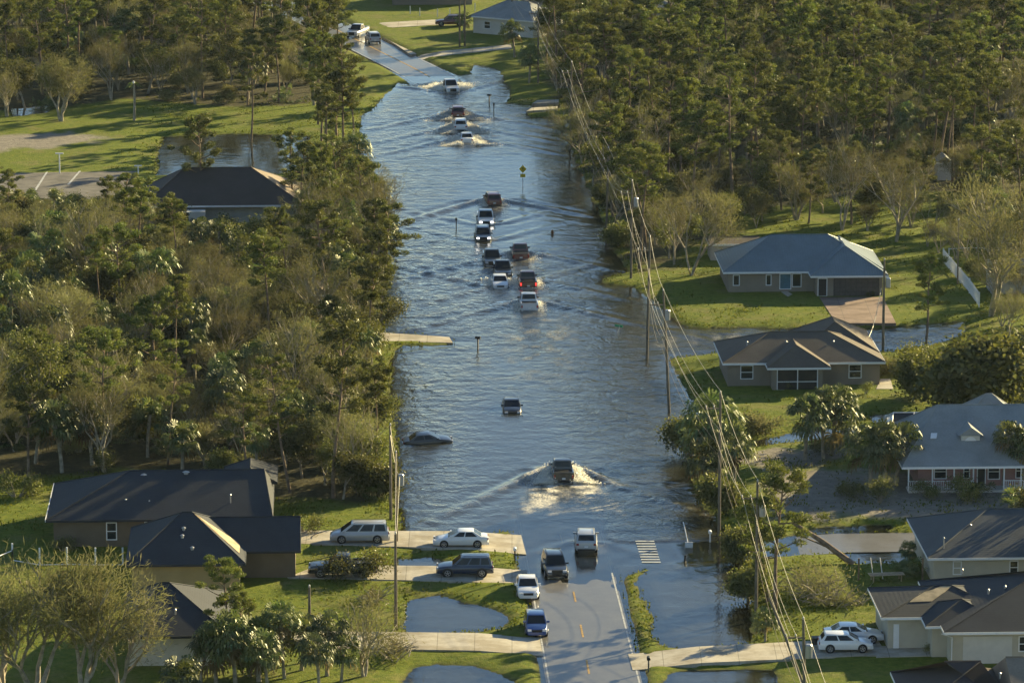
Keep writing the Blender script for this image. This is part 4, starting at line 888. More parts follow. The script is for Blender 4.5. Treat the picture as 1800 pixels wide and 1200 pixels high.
# fences
def fence_posts(pts, label, h=1.55, rail=True, picket=False, name='white_fence', cat='fence'):
    w = [G(*q) for q in pts]; r = empty(name, w[0], 0, label, cat); o = w[0]
    for q in w:
        m = MB(); d = q - o; m.box(d.x - .07, d.x + .07, d.y - .07, d.y + .07, d.z - .2, d.z + h); m.build('post', M_white, r)
    if rail:
        for a, b in zip(w[:-1], w[1:]):
            for z_ in rail:
                m = MB(); m.tube([a - o + Vector((0, 0, z_)), b - o + Vector((0, 0, z_))], .05, 4); m.build('rail', M_white, r)
            if picket:
                m = MB(); n = max(2, int((b - a).length / .55))
                for i in range(1, n): q = (a - o).lerp(b - o, i / n); m.box(q.x - .05, q.x + .05, q.y - .04, q.y + .04, q.z + .1, q.z + h - .1)
                m.build('picket', M_white, r)
    return r
fence_posts([(22, 985), (70, 993), (118, 992), (168, 993), (216, 993)], 'row of bare white fence posts in front of the long dark roof house', rail=[.04])
fence_posts([(-20, 1003), (22, 985)], 'low white rail at the left edge joining the fence posts', 1.0, rail=[.9])
fence_posts([(1658, 462), (1672, 478), (1688, 497), (1704, 515), (1721, 540)], 'white picket fence running toward the camera beside the blue roofed house', 1.7, rail=[.35, 1.4], picket=True)
fence_posts([(1630, 458), (1658, 462)], 'fallen white fence rails beside the picket fence', .6, rail=[.4]); fence_posts([(1668, 448), (1700, 446), (1730, 446)], 'short white fence rails behind the picket fence', .8, rail=[.7])
fence_posts([(721, 25), (738, 28), (769, 30), (791, 30), (835, 20), (912, 10)], 'far white fence posts in front of the beige house at the top', 1.3, rail=False)
# bin, trailer, frame, fallen trunk
p = G(1435, 1139); r = empty('wheelie_bin', p, R(5), 'black wheelie bin at the kerb edge left of the white hatchback', 'bin')
m = MB(); m.add([(-.3,-.3,.08),(.3,-.3,.08),(.3,.3,.08),(-.3,.3,.08),(-.36,-.36,1.0),(.36,-.36,1.0),(.36,.36,1.0),(-.36,.36,1.0)], [(0,3,2,1),(4,5,6,7),(0,1,5,4),(1,2,6,5),(2,3,7,6),(3,0,4,7)]); m.build('body', M_trim, r)
m = MB(); m.box(-.38, .38, -.42, .38, 1.003, 1.08); m.build('lid', M_trim, r)
for s_ in (-1, 1): m = MB(); m.tube([(s_ * .28, .34, .12), (s_ * .36, .34, .12)], .12, 10); m.build('wheel', M_tyre, r)
p = G(1558, 1020); r = empty('picnic_table', p, R(8), 'flat weathered wooden table on the sunlit grass beside the cream house', 'table')
wd = simple('weathered_boards', (.36, .28, .17), .8, var=.2)
m = MB(); 
for i in range(5): m.box(-1.5, 1.5, -.5 + i * .21, -.5 + i * .21 + .19, .55, .60)
m.build('tabletop', wd, r)
for x_ in (-1.2, 1.2):
    for y_ in (-.4, .45): m = MB(); m.box(x_ - .05, x_ + .05, y_ - .05, y_ + .05, 0, .55); m.build('leg', wd, r)
p = G(1530, 1020); r = empty('swing_frame', p, 0, 'dark timber posts with pale A frame beside the wooden table', 'swing')
for x_ in (-1.0, 6.6 - 2.2): m = MB(); m.box(x_ - .07, x_ + .07, 0, .14, 0, 1.9); m.build('post', M_bark, r)
for x_ in (.3, 1.1): m = MB(); m.tube([(x_, .5, 0), (x_ - .3, .3, 1.9)], .04, 5); m.build('leg', M_white, r)
p = G(1245, 0) if False else None
# ------------------------------------------------------------------ vegetation prototypes
def leafmesh(name, C, size, rng, mat, parent, aspect=.45, up=0.0, dirs=None, jit=.35):
    """C: (n,3) centres of small leaf faces; one mesh"""
    n = len(C); nrm = rng.normal(size=(n, 3)); nrm[:, 2] += up; nrm /= np.linalg.norm(nrm, axis=1)[:, None]
    if dirs is None: t = rng.normal(size=(n, 3))
    else: t = dirs + rng.normal(size=(n, 3)) * jit
    t -= (t * nrm).sum(1)[:, None] * nrm; t /= np.linalg.norm(t, axis=1)[:, None] + 1e-9
    b = np.cross(nrm, t); s_ = (size * rng.uniform(.6, 1.4, n))[:, None]
    v = np.stack([C - t * s_ * .5, C + b * s_ * aspect * .5 + t * s_ * .05, C + t * s_ * .5, C - b * s_ * aspect * .5 + t * s_ * .05], 1).reshape(-1, 3)
    me = bpy.data.meshes.new(name); me.vertices.add(4 * n); me.vertices.foreach_set('co', v.astype(np.float32).ravel())
    me.loops.add(4 * n); me.loops.foreach_set('vertex_index', np.arange(4 * n, dtype=np.int32))
    me.polygons.add(n); me.polygons.foreach_set('loop_start', (np.arange(n) * 4).astype(np.int32)); me.polygons.foreach_set('loop_total', np.full(n, 4, np.int32))
    me.update(calc_edges=True); me.materials.append(mat); o = bpy.data.objects.new(name, me); COL.objects.link(o); o.parent = parent; return o
PROTO = {}
def proto(kind, name): r = empty(name, (0, 0, -50)); PROTO.setdefault(kind, []).append(r); return r
def make_pine(seed, h=13.0, spread=2.6, start=.48, ntuft=62, wind=0):
    rg = random.Random(seed); rng = np.random.default_rng(seed); r = proto('pine', 'pine_tree')
    lx, ly = rg.uniform(-.9, .9), rg.uniform(-.9, .9)
    ax = lambda t: Vector((lx * t * t + .18 * math.sin(5 * t + seed), ly * t * t + .18 * math.cos(4 * t), h * t))
    m = MB(); m.tube([ax(i / 9) for i in range(10)], [.19 * (1 - .75 * i / 9) for i in range(10)], 7)
    m.tube([ax(0) - Vector((0, 0, .4)), ax(0)], [.26, .19], 7)
    cs = []; ds = []
    nl = 17
    for i in range(nl):
        t = start + (1 - start) * (i / (nl - 1)) ** .85; b = ax(t); a = i * 2.4 + rg.uniform(-.5, .5)
        f = (t - start) / (1 - start); L = spread * (.40 + .75 * math.sin(math.pi * min(1, .15 + f * .78))) * rg.uniform(.5, 1.2)
        d = Vector((math.cos(a), math.sin(a), rg.uniform(-.1, .45) + .5 * f)); pts = [b]
        for k in range(3): pts.append(pts[-1] + d.normalized() * L / 3 + Vector((rg.uniform(-.12, .12), rg.uniform(-.12, .12), .10 * k)))
        m.tube(pts, [.07, .055, .035, .02], 4, cap=False)
        for k in range(rg.choice((2, 3, 3))):
            q = pts[-1].lerp(pts[1], (0, .30, .62)[k]) + Vector((rg.gauss(0, .30), rg.gauss(0, .30), rg.gauss(.12, .15)))
            rr = rg.uniform(.42, .78); nn = int(150 * rr * rr / .36)
            g = rng.normal(size=(nn, 3)); g /= np.linalg.norm(g, axis=1)[:, None]; rad = rng.uniform(.15, 1, (nn, 1)) ** .45
            cs.append(np.array(q) + g * rad * np.array([rr, rr, rr * .55])); ds.append(g + np.array([0, 0, .8]))
    for k in range(4):          # dead lower stubs
        t = rg.uniform(.2, start); a = rg.uniform(0, 6.3); b = ax(t); m.tube([b, b + Vector((math.cos(a), math.sin(a), .1)) * rg.uniform(.4, 1.3)], [.035, .01], 3, cap=False)
    m.build('trunk', M_bark, r, smooth=60); leafmesh('crown', np.concatenate(cs), .30, rng, M_pine, r, .28, .35, np.concatenate(ds)); return r
def rtree(rg, m, p, d, L, rad, dep, tips, spread=.55, up=.12, fac=.74, kids=(2, 3)):
    pts = [p]; dd = d.copy()
    for k in range(3):
        dd = (dd + Vector((rg.gauss(0, .10), rg.gauss(0, .10), rg.gauss(.03, .05)))).normalized(); pts.append(pts[-1] + dd * L / 3)
    rd = max(rad, .022); m.tube(pts, [rd, rd * .88, rd * .76, rd * .65], 6 if dep > 3 else (4 if dep > 1 else 3), cap=False)
    if dep == 0: tips.append((pts[-1], dd)); tips.append((pts[2], dd)); return
    if dep <= 2: tips.append((pts[1] + Vector((rg.gauss(0, .4), rg.gauss(0, .4), -.2)), dd)); tips.append((pts[2] + Vector((rg.gauss(0, .4), rg.gauss(0, .4), -.1)), dd))
    n = rg.randint(*kids)
    for i in range(n):
        a = rg.uniform(0, 2 * math.pi); side = Vector((math.cos(a), math.sin(a), rg.uniform(-.2, .4)))
        nd = (dd + side * spread * rg.uniform(.6, 1.3) + Vector((0, 0, up))).normalized(); st = pts[-1] if i < 2 or dep < 2 else pts[2]
        rtree(rg, m, st, nd, L * fac * rg.uniform(.75, 1.15), rad * .62, dep - 1, tips, spread, up, fac, kids)
def make_bare(seed, h=9.0, leafn=12, size=.20):
    rg = random.Random(seed); rng = np.random.default_rng(seed); r = proto('bare', 'bare_tree'); m = MB(); tips = []
    nst = rg.choice((2, 3, 3))
    for k in range(nst):
        a = rg.uniform(0, 6.3); d = Vector((math.cos(a) * .28 * (nst > 1), math.sin(a) * .28 * (nst > 1), 1)).normalized()
        rtree(rg, m, Vector((0, 0, -.2)), d, h * (.25 if seed % 2 else .16), .13 / math.sqrt(nst) + .04, 4, tips, .62, .10, .80 if seed % 2 else .88)
    m.build('trunk', M_barkg, r, smooth=60)
    tp = np.array([t[0][:] for t in tips]); td = np.array([t[1][:] for t in tips]); k = max(4, int((7200 if seed % 3 else 3400) / len(tp)))
    C = np.repeat(tp, k, 0); D = np.repeat(td, k, 0) + rng.normal(size=(len(C), 3)) * .55; D /= np.linalg.norm(D, axis=1)[:, None]
    C = C + D * rng.uniform(.05, .95, (len(C), 1)); leafmesh('crown', C, .30, rng, M_twig, r, .085, 0, D, .15)
    return r
def make_leafy(seed, h=7.5, dens=7000, size=.20, wide=1.0, mat=None, tr=.20):
    rg = random.Random(seed); rng = np.random.default_rng(seed); r = proto('leafy', 'broadleaf_tree'); m = MB(); tips = []
    rtree(rg, m, Vector((0, 0, -.2)), Vector((rg.gauss(0, .1), rg.gauss(0, .1), 1)).normalized(), h * tr, .17, 4, tips, .85 * wide, .05, .84, (2, 3))
    m.build('trunk', M_barkg, r, smooth=60); tp = np.array([t[0][:] for t in tips]); tp = tp[rng.random(len(tp)) < .55]; k = max(8, int(dens / len(tp)))
    C = np.repeat(tp, k, 0) + rng.normal(size=(len(tp) * k, 3)) * np.array([.45, .45, .34]); leafmesh('crown', C, size, rng, mat or M_leaf, r, .6, .3); return r
def make_palm(seed, h=6.0, nf=38, R_=1.3, boots=True):
    rg = random.Random(seed); r = proto('palm', 'cabbage_palm'); lx, ly = rg.uniform(-.5, .5), rg.uniform(-.5, .5); m = MB()
    ax = lambda t: Vector((lx * t * t, ly * t * t, h * t)); m.tube([ax(i / 6) - Vector((0, 0, .3 * (i == 0))) for i in range(7)], [.21, .17, .16, .16, .17, .20, .14], 8)
    m.build('trunk', M_barkg, r, smooth=60); fr = MB(); dead = MB(); top = ax(1)
    for i in range(nf):
        a = rg.uniform(0, 2 * math.pi) + i; el = math.asin(max(-.75, min(.97, 1 - 1.75 * (i + .5) / nf))) + rg.gauss(0, .08); tgt = dead if i > nf - 4 else fr
        d = Vector((math.cos(a) * math.cos(el), math.sin(a) * math.cos(el), math.sin(el))); Lp = rg.uniform(.75, 1.15) * R_
        b = top + d * Lp - Vector((0, 0, .12 * Lp)); tgt.tube([top, top + d * Lp * .5, b], [.03, .022, .018], 3, cap=False)
        side = d.cross(Vector((0, 0, 1))); side = side.normalized() if side.length > .05 else Vector((1, 0, 0)); upv = side.cross(d).normalized(); nb = 13
        for k in range(nb):
            th = (k / (nb - 1) - .5) * 3.7; bl = rg.uniform(.75, 1.05) * R_ * (1.05 - .12 * abs(th)); dd = (d * math.cos(th) + side * math.sin(th)).normalized(); q = side * math.cos(th) - d * math.sin(th)
            wv = upv * (.10 if k % 2 else -.04) * bl; mid = b + dd * bl * .6 + wv; tip = b + dd * bl * .85 + Vector((0, 0, -.33 * bl)); hw = .085 * bl
            tgt.add([b, mid - q * hw, mid + q * hw, tip], [(0, 1, 2), (1, 3, 2)])
    fr.build('crown', M_palm, r); dead.build('dead_fronds', M_dead, r); return r
def make_palmetto(seed):
    rg = random.Random(seed); r = proto('shrub', 'saw_palmetto'); fr = MB()
    for i in range(26):
        a = rg.uniform(0, 6.3); el = rg.uniform(.1, 1.35); c = Vector((rg.gauss(0, .5), rg.gauss(0, .5), 0)); d = Vector((math.cos(a) * math.cos(el), math.sin(a) * math.cos(el), math.sin(el)))
        b = c + d * rg.uniform(.7, 1.5); fr.tube([c, b], [.02, .015], 3, cap=False); side = d.cross(Vector((0, 0, 1))).normalized(); upv = side.cross(d)
        for k in range(9):
            th = (k / 8 - .5) * 3.3; bl = .62; dd = d * math.cos(th) + side * math.sin(th); q = side * math.cos(th) - d * math.sin(th); mid = b + dd * bl * .6 + upv * (.06 if k % 2 else -.02)
            fr.add([b, mid - q * .06, mid + q * .06, b + dd * bl - Vector((0, 0, .15))], [(0, 1, 2), (1, 3, 2)])
    fr.build('fronds', M_palm, r); return r
def make_bush(seed, mat, size=.16, n=2600, rx=1.5, h=1.6, key='shrub', nm='shrub'):
    rg = random.Random(seed); rng = np.random.default_rng(seed); r = proto(key, nm); m = MB(); cs = []
    for k in range(11):
        a = rg.uniform(0, 6.3); q = Vector((math.cos(a) * rx * rg.random() ** .5, math.sin(a) * rx * rg.random() ** .5, h * rg.uniform(.35, .95))); m.tube([(q.x * .15, q.y * .15, -.1), q * .6, q], [.05, .03, .012], 3, cap=False)
        cs.append(np.array(q) + rng.normal(size=(n // 11, 3)) * np.array([.42, .42, .30]))
    m.build('stems', M_barkg, r); leafmesh('foliage', np.concatenate(cs), size, rng, mat, r, .5, .3); return r
for s_, h_, sp_, st_ in ((1, 13.5, 2.5, .50), (2, 12.0, 2.2, .55), (3, 14.5, 2.9, .45), (4, 10.5, 2.3, .40), (5, 13.0, 1.9, .60), (6, 11.5, 2.8, .42), (7, 12.5, 2.0, .62), (8, 9.5, 2.6, .38), (9, 13.0, 2.3, .66)): make_pine(s_, h_, sp_, st_)
for s_, h_ in ((11, 9.5), (12, 8.0), (13, 10.5), (14, 7.0), (15, 9.0), (16, 8.5), (18, 7.5), (17, 9.8), (19, 6.5)): make_bare(s_, h_)
for s_, h_, dn in ((21, 8.0, 8000), (22, 6.5, 6500), (23, 9.5, 9000), (24, 5.5, 5000)): make_leafy(s_, h_, dn)
make_leafy(27, 9.0, 5200, .2, .8, None, .26); make_leafy(28, 7.0, 4200, .18, 1.0, None, .22); make_leafy(25, 6.5, 11000, .2, 1.15, None, .13); make_leafy(26, 6.0, 9500, .19, 1.25, None, .12)
for s_, h_ in ((31, 5.5), (32, 4.4), (33, 7.0), (34, 3.2), (35, 6.2), (36, 5.0)): make_palm(s_, h_)
make_palmetto(41); make_palmetto(42); make_bush(43, M_leaf); make_bush(44, M_twig, .22, 2200); make_bush(45, M_leaf, .14, 2200, 1.0, 2.4)
PINES = []; FOREST_MODE = [False]
def place(kind, x, y, scale, label, cat, group, rg, idx=None, z=None, rz=None, tilt=0, tdir=0):
    pr = PROTO[kind][idx if idx is not None else rg.randrange(len(PROTO[kind]))]
    if FOREST_MODE[0] and kind == 'pine' and not FOREST_MODE[0] == 'go':
        PINES.append((x, y, scale, label, cat, group, rg.randrange(len(PROTO[kind])), rg.uniform(0, 6.28))); return None
    o = pr.copy(); COL.objects.link(o)
    for ch in pr.children: c = ch.copy(); COL.objects.link(c); c.parent = o
    o.location = (x, y, gz_fast(x, y) if z is None else z); o.scale = (scale * rg.uniform(.9, 1.12), scale * rg.uniform(.9, 1.12), scale)
    o.rotation_euler = (tilt * math.cos(tdir) + rg.gauss(0, .05), tilt * math.sin(tdir) + rg.gauss(0, .05), rg.uniform(0, 6.28) if rz is None else rz)
    tag(o, label, cat, group); return o
_gx, _gy = X[0], Y[:, 0]
def gz_fast(x, y):
    i = int(np.clip((x - _gx[0]) / .42, 0, len(_gx) - 1)); j = int(np.clip((y - _gy[0]) / .42, 0, len(_gy) - 1)); return float(max(-.3, bed[j, i]))
def scatter(poly, spacing, seed, excl=EXCL, tries=30000, maxn=400):
    rg = np.random.default_rng(seed); lo, hi = poly.min(0), poly.max(0); c = rg.uniform(lo, hi, (tries, 2)); c = c[poly_sd(c[:, 0], c[:, 1], poly) > 0]
    # keep what the frame or a sidestep could see
    ang = np.abs(c[:, 0]) / (c[:, 1]) ; c = c[ang < .121]
    for e in excl: c = c[poly_sd(c[:, 0], c[:, 1], e) < -1.0]
    c = c[poly_sd(c[:, 0], c[:, 1], W_MAINw) < .3]; c = c[line_d(c[:, 0], c[:, 1], ROAD2) > RW + 1.5]
    cell = {}; out = []
    for p in c:
        k = (int(p[0] // spacing), int(p[1] // spacing))
        if all((q[0] - p[0]) ** 2 + (q[1] - p[1]) ** 2 > spacing ** 2 for a in (-1, 0, 1) for b_ in (-1, 0, 1) for q in cell.get((k[0] + a, k[1] + b_), ())):
            cell.setdefault(k, []).append(p); out.append(p)
            if len(out) >= maxn: break
    return out
LAB = {
 'pine': ('tall thin pine with tufted crown', 'pine tree', 'pines'), 'bare': ('half bare brown twiggy tree', 'bare tree', 'storm stripped trees'),
 'leafy': ('dark green broadleaf tree', 'tree', 'broadleaf trees'), 'palm': ('cabbage palm with round crown', 'palm tree', 'cabbage palms'), 'shrub': ('low green undergrowth shrub', 'shrub', 'undergrowth shrubs')}
NAMEIN = {'left': 'in the wood left of the flood', 'right': 'in the wood right of the flood', 'topleft': 'in the far wood at upper left'}
def forest(reg, spacing, weights, seed, scl=1.0, maxn=400, wfun=None):
    rg = random.Random(seed); ks = list(weights)
    for p in scatter(FORw[reg], spacing, seed, maxn=maxn):
        ww = [weights[k] for k in ks] if wfun is None else wfun(p, ks)
        k = rg.choices(ks, ww)[0]; a, c, g = LAB[k]; sc1 = scl * rg.uniform(.75, 1.2)
        if reg == 'left':
            zc = p[1] * cp + CAMH * sp; px_ = 900 + p[0] * FPX / zc; row = 600 - FPX * (-CAMH * cp + p[1] * sp) / zc
            hm = (row - np.interp(px_, CAPX, CAPY)) / (FPX / zc); H_ = {'pine': 13.5, 'bare': 9.5, 'leafy': 8.5, 'palm': 8, 'shrub': 2}
            if hm < 3.0: k = 'shrub'; a, c, g = LAB[k]
            elif hm < 7 and k == 'pine': k = 'bare'; a, c, g = LAB[k]
            if k == 'pine': sc1 *= .86
            sc1 = min(sc1, max(.3, hm * rg.uniform(.85, 1.1) / H_[k]))
        place(k, p[0], p[1], sc1, f'{a} {NAMEIN[reg]}', c, f'{g} {NAMEIN[reg]}', rg)
WPX = P(330, 500)
def wl(p, ks):      # left wood: bare to the upper left, pines to the right, palms and leafy in front
    q = Vector((p[0] / p[1] * 480, p[1])); right = np.clip((p[0] + 28) / 14, 0, 1); backy = np.clip((p[1] - 455) / 50, 0, 1)
    d = {'pine': .07 + .27 * right, 'bare': .43 - .06 * right, 'leafy': .30 + .06 * (1 - backy), 'palm': .18 + .12 * (1 - backy), 'shrub': .03}
    return [d[k] for k in ks]
CAPX = [-200, 60, 150, 235, 300, 330, 500, 530, 560, 640, 700]; CAPY = [335, 340, 322, 318, 335, 375, 385, 335, 250, 250, 330]
FOREST_MODE[0] = True
forest('left', 3.4, {'pine': 1, 'bare': 1, 'leafy': 1, 'palm': 1}, 101, .98, 460, wl)
def wr(p, ks):
    fr = np.clip((600 - p[1]) / 50, 0, 1); d = {'pine': .46 - .22 * fr, 'bare': .17 + .16 * fr, 'leafy': .28, 'palm': .10}; return [d[k] for k in ks]
FORw['shore'] = PL([(545,150),(600,120),(622,170),(628,230),(630,300),(645,345),(560,350),(545,300),(560,230)]); NAMEIN['shore'] = 'on the lawn edge at the upper left shore'
forest('shore', 3.6, {'pine': .7, 'palm': .2, 'leafy': .1}, 109, .85, 10)
FORw['backyard'] = PL([(1240,440),(1235,405),(1330,362),(1560,350),(1650,360),(1640,415),(1560,428),(1500,400),(1340,405)]); NAMEIN['backyard'] = 'on the shady lawn behind the blue roofed house'
forest('backyard', 4.6, {'bare': .6, 'leafy': .25, 'pine': .15}, 111, .85, 26)
FORw['rightyard'] = PL([(1590,445),(1640,430),(1800,420),(1950,470),(1950,590),(1770,600),(1745,560),(1735,520),(1690,470),(1640,470)]); NAMEIN['rightyard'] = 'behind the picket fence'
forest('rightyard', 4.0, {'pine': .15, 'bare': .6, 'leafy': .25}, 107, .8, 40)
forest('right', 4.45, {'pine': 1, 'bare': 1, 'leafy': 1, 'palm': 1}, 102, 1.0, 460, wr)
forest('topleft', 4.6, {'pine': .42, 'bare': .24, 'leafy': .30, 'palm': .04}, 103, 1.0, 300)
FOREST_MODE[0] = False
PINES.sort(key=lambda p: p[1]); rgp = random.Random(5)
for q in PINES[:268]: place('pine', q[0], q[1], q[2], q[3], q[4], q[5], rgp, q[6], rz=q[7])
vv, ff, mi, off = [], [], [], 0
for q in PINES[268:]:
    ca, sa, sc_ = math.cos(q[7]), math.sin(q[7]), q[2]
    for k_, ch in enumerate(sorted(PROTO['pine'][q[6]].children, key=lambda c: c.name)):
        me = ch.data; n = len(me.vertices); co = np.zeros(n * 3, np.float32); me.vertices.foreach_get('co', co); co = co.reshape(-1, 3) * sc_
        co = np.stack([co[:, 0] * ca - co[:, 1] * sa + q[0], co[:, 0] * sa + co[:, 1] * ca + q[1], co[:, 2] + gz_fast(q[0], q[1])], 1)
        lv = np.zeros(len(me.loops), np.int32); me.loops.foreach_get('vertex_index', lv); lt = np.zeros(len(me.polygons), np.int32); me.polygons.foreach_get('loop_total', lt)
        vv.append(co); ff.append((lv + off, lt)); mi.append(np.full(len(lt), 0 if ch.name.startswith('crown') else 1, np.int32)); off += n
if vv:
    vv = np.concatenate(vv); lv = np.concatenate([a for a, b_ in ff]); lt = np.concatenate([b_ for a, b_ in ff]); me = bpy.data.meshes.new('distant_pines')
    me.vertices.add(len(vv)); me.vertices.foreach_set('co', vv.ravel().astype(np.float32)); me.loops.add(len(lv)); me.loops.foreach_set('vertex_index', lv.astype(np.int32))
    me.polygons.add(len(lt)); me.polygons.foreach_set('loop_start', np.concatenate([[0], np.cumsum(lt)[:-1]]).astype(np.int32)); me.polygons.foreach_set('loop_total', lt)
    me.materials.append(M_pine); me.materials.append(M_bark); me.polygons.foreach_set('material_index', np.concatenate(mi)); me.update(calc_edges=True)
    o = bpy.data.objects.new('distant_pines', me); COL.objects.link(o); tag(o, 'mass of distant pines at the back of the woods along the top', 'wood', kind='stuff')
def under(reg, spacing, seed, n):
    rg = random.Random(seed)
    for p in scatter(FORw[reg], spacing, seed, maxn=n): place('shrub', p[0], p[1], rg.uniform(.8, 1.5), f'low green undergrowth shrub {NAMEIN[reg]}', 'shrub', f'undergrowth shrubs {NAMEIN[reg]}', rg)
under('left', 4.0, 201, 130); under('right', 6.0, 202, 110); under('topleft', 7, 203, 50)
# single trees one can pick out
rg = random.Random(7)
def hero(kind, px, py, topy, label, cat, group=None, idx=0, **kw):
    p = P(px, py); s_ = S(py); hh = (py - topy) / s_ / cp; pr = PROTO[kind][idx]
    H0 = max(v.co.z for ch in pr.children for v in list(ch.data.vertices)[::7]); return place(kind, p.x, p.y, hh / H0, label, cat, group, rg, idx, **kw)
for (x, b, t, i, lb) in ((441, 250, 78, 2, 'tall pine alone on the lawn left of the flood'), (568, 262, 82, 0, 'tall pine at the lawn edge beside the flood, left one'), (608, 300, 70, 2, 'large pine leaning a branch out over the far left of the flood'),
   (585, 285, 140, 3, 'slim pine between the two tall shore pines'), (352, 385, 205, 5, 'spreading pine in front of the pond and the brown roof'), (512, 385, 232, 3, 'dense pine in front of the sunlit tan roof slope'), (531, 404, 250, 1, 'pine with thin trunk right of the sunlit tan roof slope'),
   (566, 420, 250, 4, 'pine between the sunlit tan roof slope and the left shore'), (620, 410, 300, 3, 'pine at the left shore above the palms'), (210, 420, 305, 3, 'rounded pine left of the brown roof'), (18, 420, 300, 1, 'dark pine at the left edge by the parking court'),
   (1625, 595, 440, 3, 'leafy pine right of the brick driveway'), (1360, 1080, 810, 5, 'big pine on the bank beside the power line at lower right'), (1345, 1060, 870, 3, 'smaller pine left of the big bank pine'),
   (402, 1178, 985, 3, 'pine in front of the torn roof house at lower left'), (427, 1190, 1045, 5, 'pine among the palms at lower left'), (652, 600, 400, 1, 'pine at the water edge left of the concrete spit'), (590, 880, 560, 0, 'tall pine near the front of the left wood'), (672, 560, 350, 2, 'pine hanging over the left shore opposite the convoy')):
    hero('pine', x, b, t, lb, 'pine tree', 'single pines', i)
for (x, b, t, i, lb) in ((1415, 815, 690, 1, 'leftmost palm of the clump by the sandy yard'), (1447, 812, 685, 0, 'second palm of the clump by the sandy yard'), (1478, 800, 678, 2, 'tall right palm of the clump by the sandy yard'), (1462, 806, 700, 3, 'short palm inside the clump by the sandy yard'),
   (1262, 850, 690, 1, 'palm leaning over the water in front of the tall pole'), (1232, 835, 730, 3, 'palm at the right shore with drooping crown'), (1290, 870, 745, 1, 'palm behind the tall pole on the shore'), (1555, 862, 740, 1, 'thick palm by the pink house porch'), (1530, 860, 752, 3, 'palm with skirt of dead leaves left of the pink house'), (1574, 858, 748, 3, 'palm touching the pink house roof corner'),
   (1762, 862, 742, 0, 'single palm in front of the pink house'), (1800, 868, 755, 1, 'palm at the right edge in front of the pink house'), (1596, 1000, 955, 3, 'small yellowish palm by the cream house'), (1345, 1130, 1070, 3, 'low palm drooping over the pond at the lower right'),
   (575, 1195, 1075, 1, 'palm left of the leafless tree at the bottom'), (500, 1200, 1060, 2, 'tall palm among pines at lower left'), (455, 1205, 1090, 3, 'short palm among pines at lower left'), (600, 1205, 1120, 3, 'low palm at the bottom left of the pond'), (352, 1210, 1110, 1, 'palm in front of the pale wall'), (380, 1210, 1100, 3, 'palm right of the pale wall'), (530, 1185, 1090, 3, 'palm by the short dark pole'),
   (905, 105, 38, 1, 'large palm at the corner of the far white house'), (815, 62, 25, 3, 'small palm left of the far white house'), (930, 150, 80, 1, 'palm at the head of the flooded far bank'), (648, 430, 348, 1, 'palm on the left shore by the short post'), (672, 445, 372, 3, 'palm over the water on the left shore'), (600, 322, 250, 2, 'thin palm between the shore pines')):
    hero('palm', x, b, t, lb, 'palm tree', 'single palms', i)
for (x, b, t, i, lb) in ((108, 218, 95, 3, 'gnarled tree with fallen limb on the far lawn at left'), (12, 208, 120, 1, 'tree at the left edge of the far lawn'), (1480, 410, 240, 2, 'tall forked bare tree behind the blue roof'), (1575, 430, 250, 4, 'forked bare tree behind the picket fence'), (1400, 392, 280, 1, 'bare tree on the shady lawn behind the blue roof'),
   (1215, 490, 330, 0, 'wide brown tree on the right shore left of the blue roof'), (1185, 470, 330, 2, 'brown tree overhanging the right shore'), (1740, 560, 300, 0, 'broad brown tree at the right edge by the white shed'),
   (62, 1235, 970, 1, 'large twiggy tree at the lower left corner'), (150, 1235, 965, 3, 'large twiggy tree in front of the white fence posts'), (208, 1228, 1030, 1, 'twiggy tree right of the two big ones at lower left'), (5, 1225, 985, 3, 'twiggy tree cut by the left edge'),
   (640, 1195, 1050, 1, 'leafless leaning tree in front of the lower left pond'), (628, 872, 690, 2, 'twiggy tree reaching over the water by the bare pole'), (622, 812, 620, 0, 'twiggy olive tree at the left shore above the sunk car')):
    hero('bare', x, b, t, lb, 'bare tree', 'single half bare trees', i)
for (x, b, t, i, lb) in ((1668, 742, 575, 6, 'broad leafy tree right of the tan house'), (1750, 738, 568, 7, 'leafy tree at the right edge above the pink house'), (1610, 705, 612, 7, 'small leafy tree at the corner of the tan house lawn'), (1800, 705, 575, 6, 'leafy tree cut by the right edge'),
   (1302, 985, 915, 7, 'leafy dark tree overhanging the side road water'), (1316, 1055, 975, 6, 'dark bushy tree on the bank of the lower right pond'), (1265, 905, 825, 7, 'bright leaved tree at the right shore below the palms')):
    hero('leafy', x, b, t, lb, 'tree', 'single leafy trees', i)
for (x, b, t, i, lb) in ((415, 1215, 1075, 1, 'palm under the pine in front of the pale wall house'), (470, 1230, 1110, 1, 'broad palm cut by the bottom edge left of the short pole'), (318, 1255, 1160, 3, 'low palm at the bottom edge left of the pale wall'), (560, 1235, 1120, 0, 'palm cut by the bottom edge right of the short pole'), (1240, 870, 770, 3, 'small palm at the water line below the leaning palm')):
    hero('palm', x, b, t, lb, 'palm tree', 'single palms', i)
for (x, b, t, i, lb) in ((440, 1195, 1080, 7, 'dark leafy tree in the palm cluster at lower left'), (1215, 800, 720, 7, 'dark leafy shrub tree at the right shore under the wires')):
    hero('leafy', x, b, t, lb, 'tree', 'single leafy trees', i)
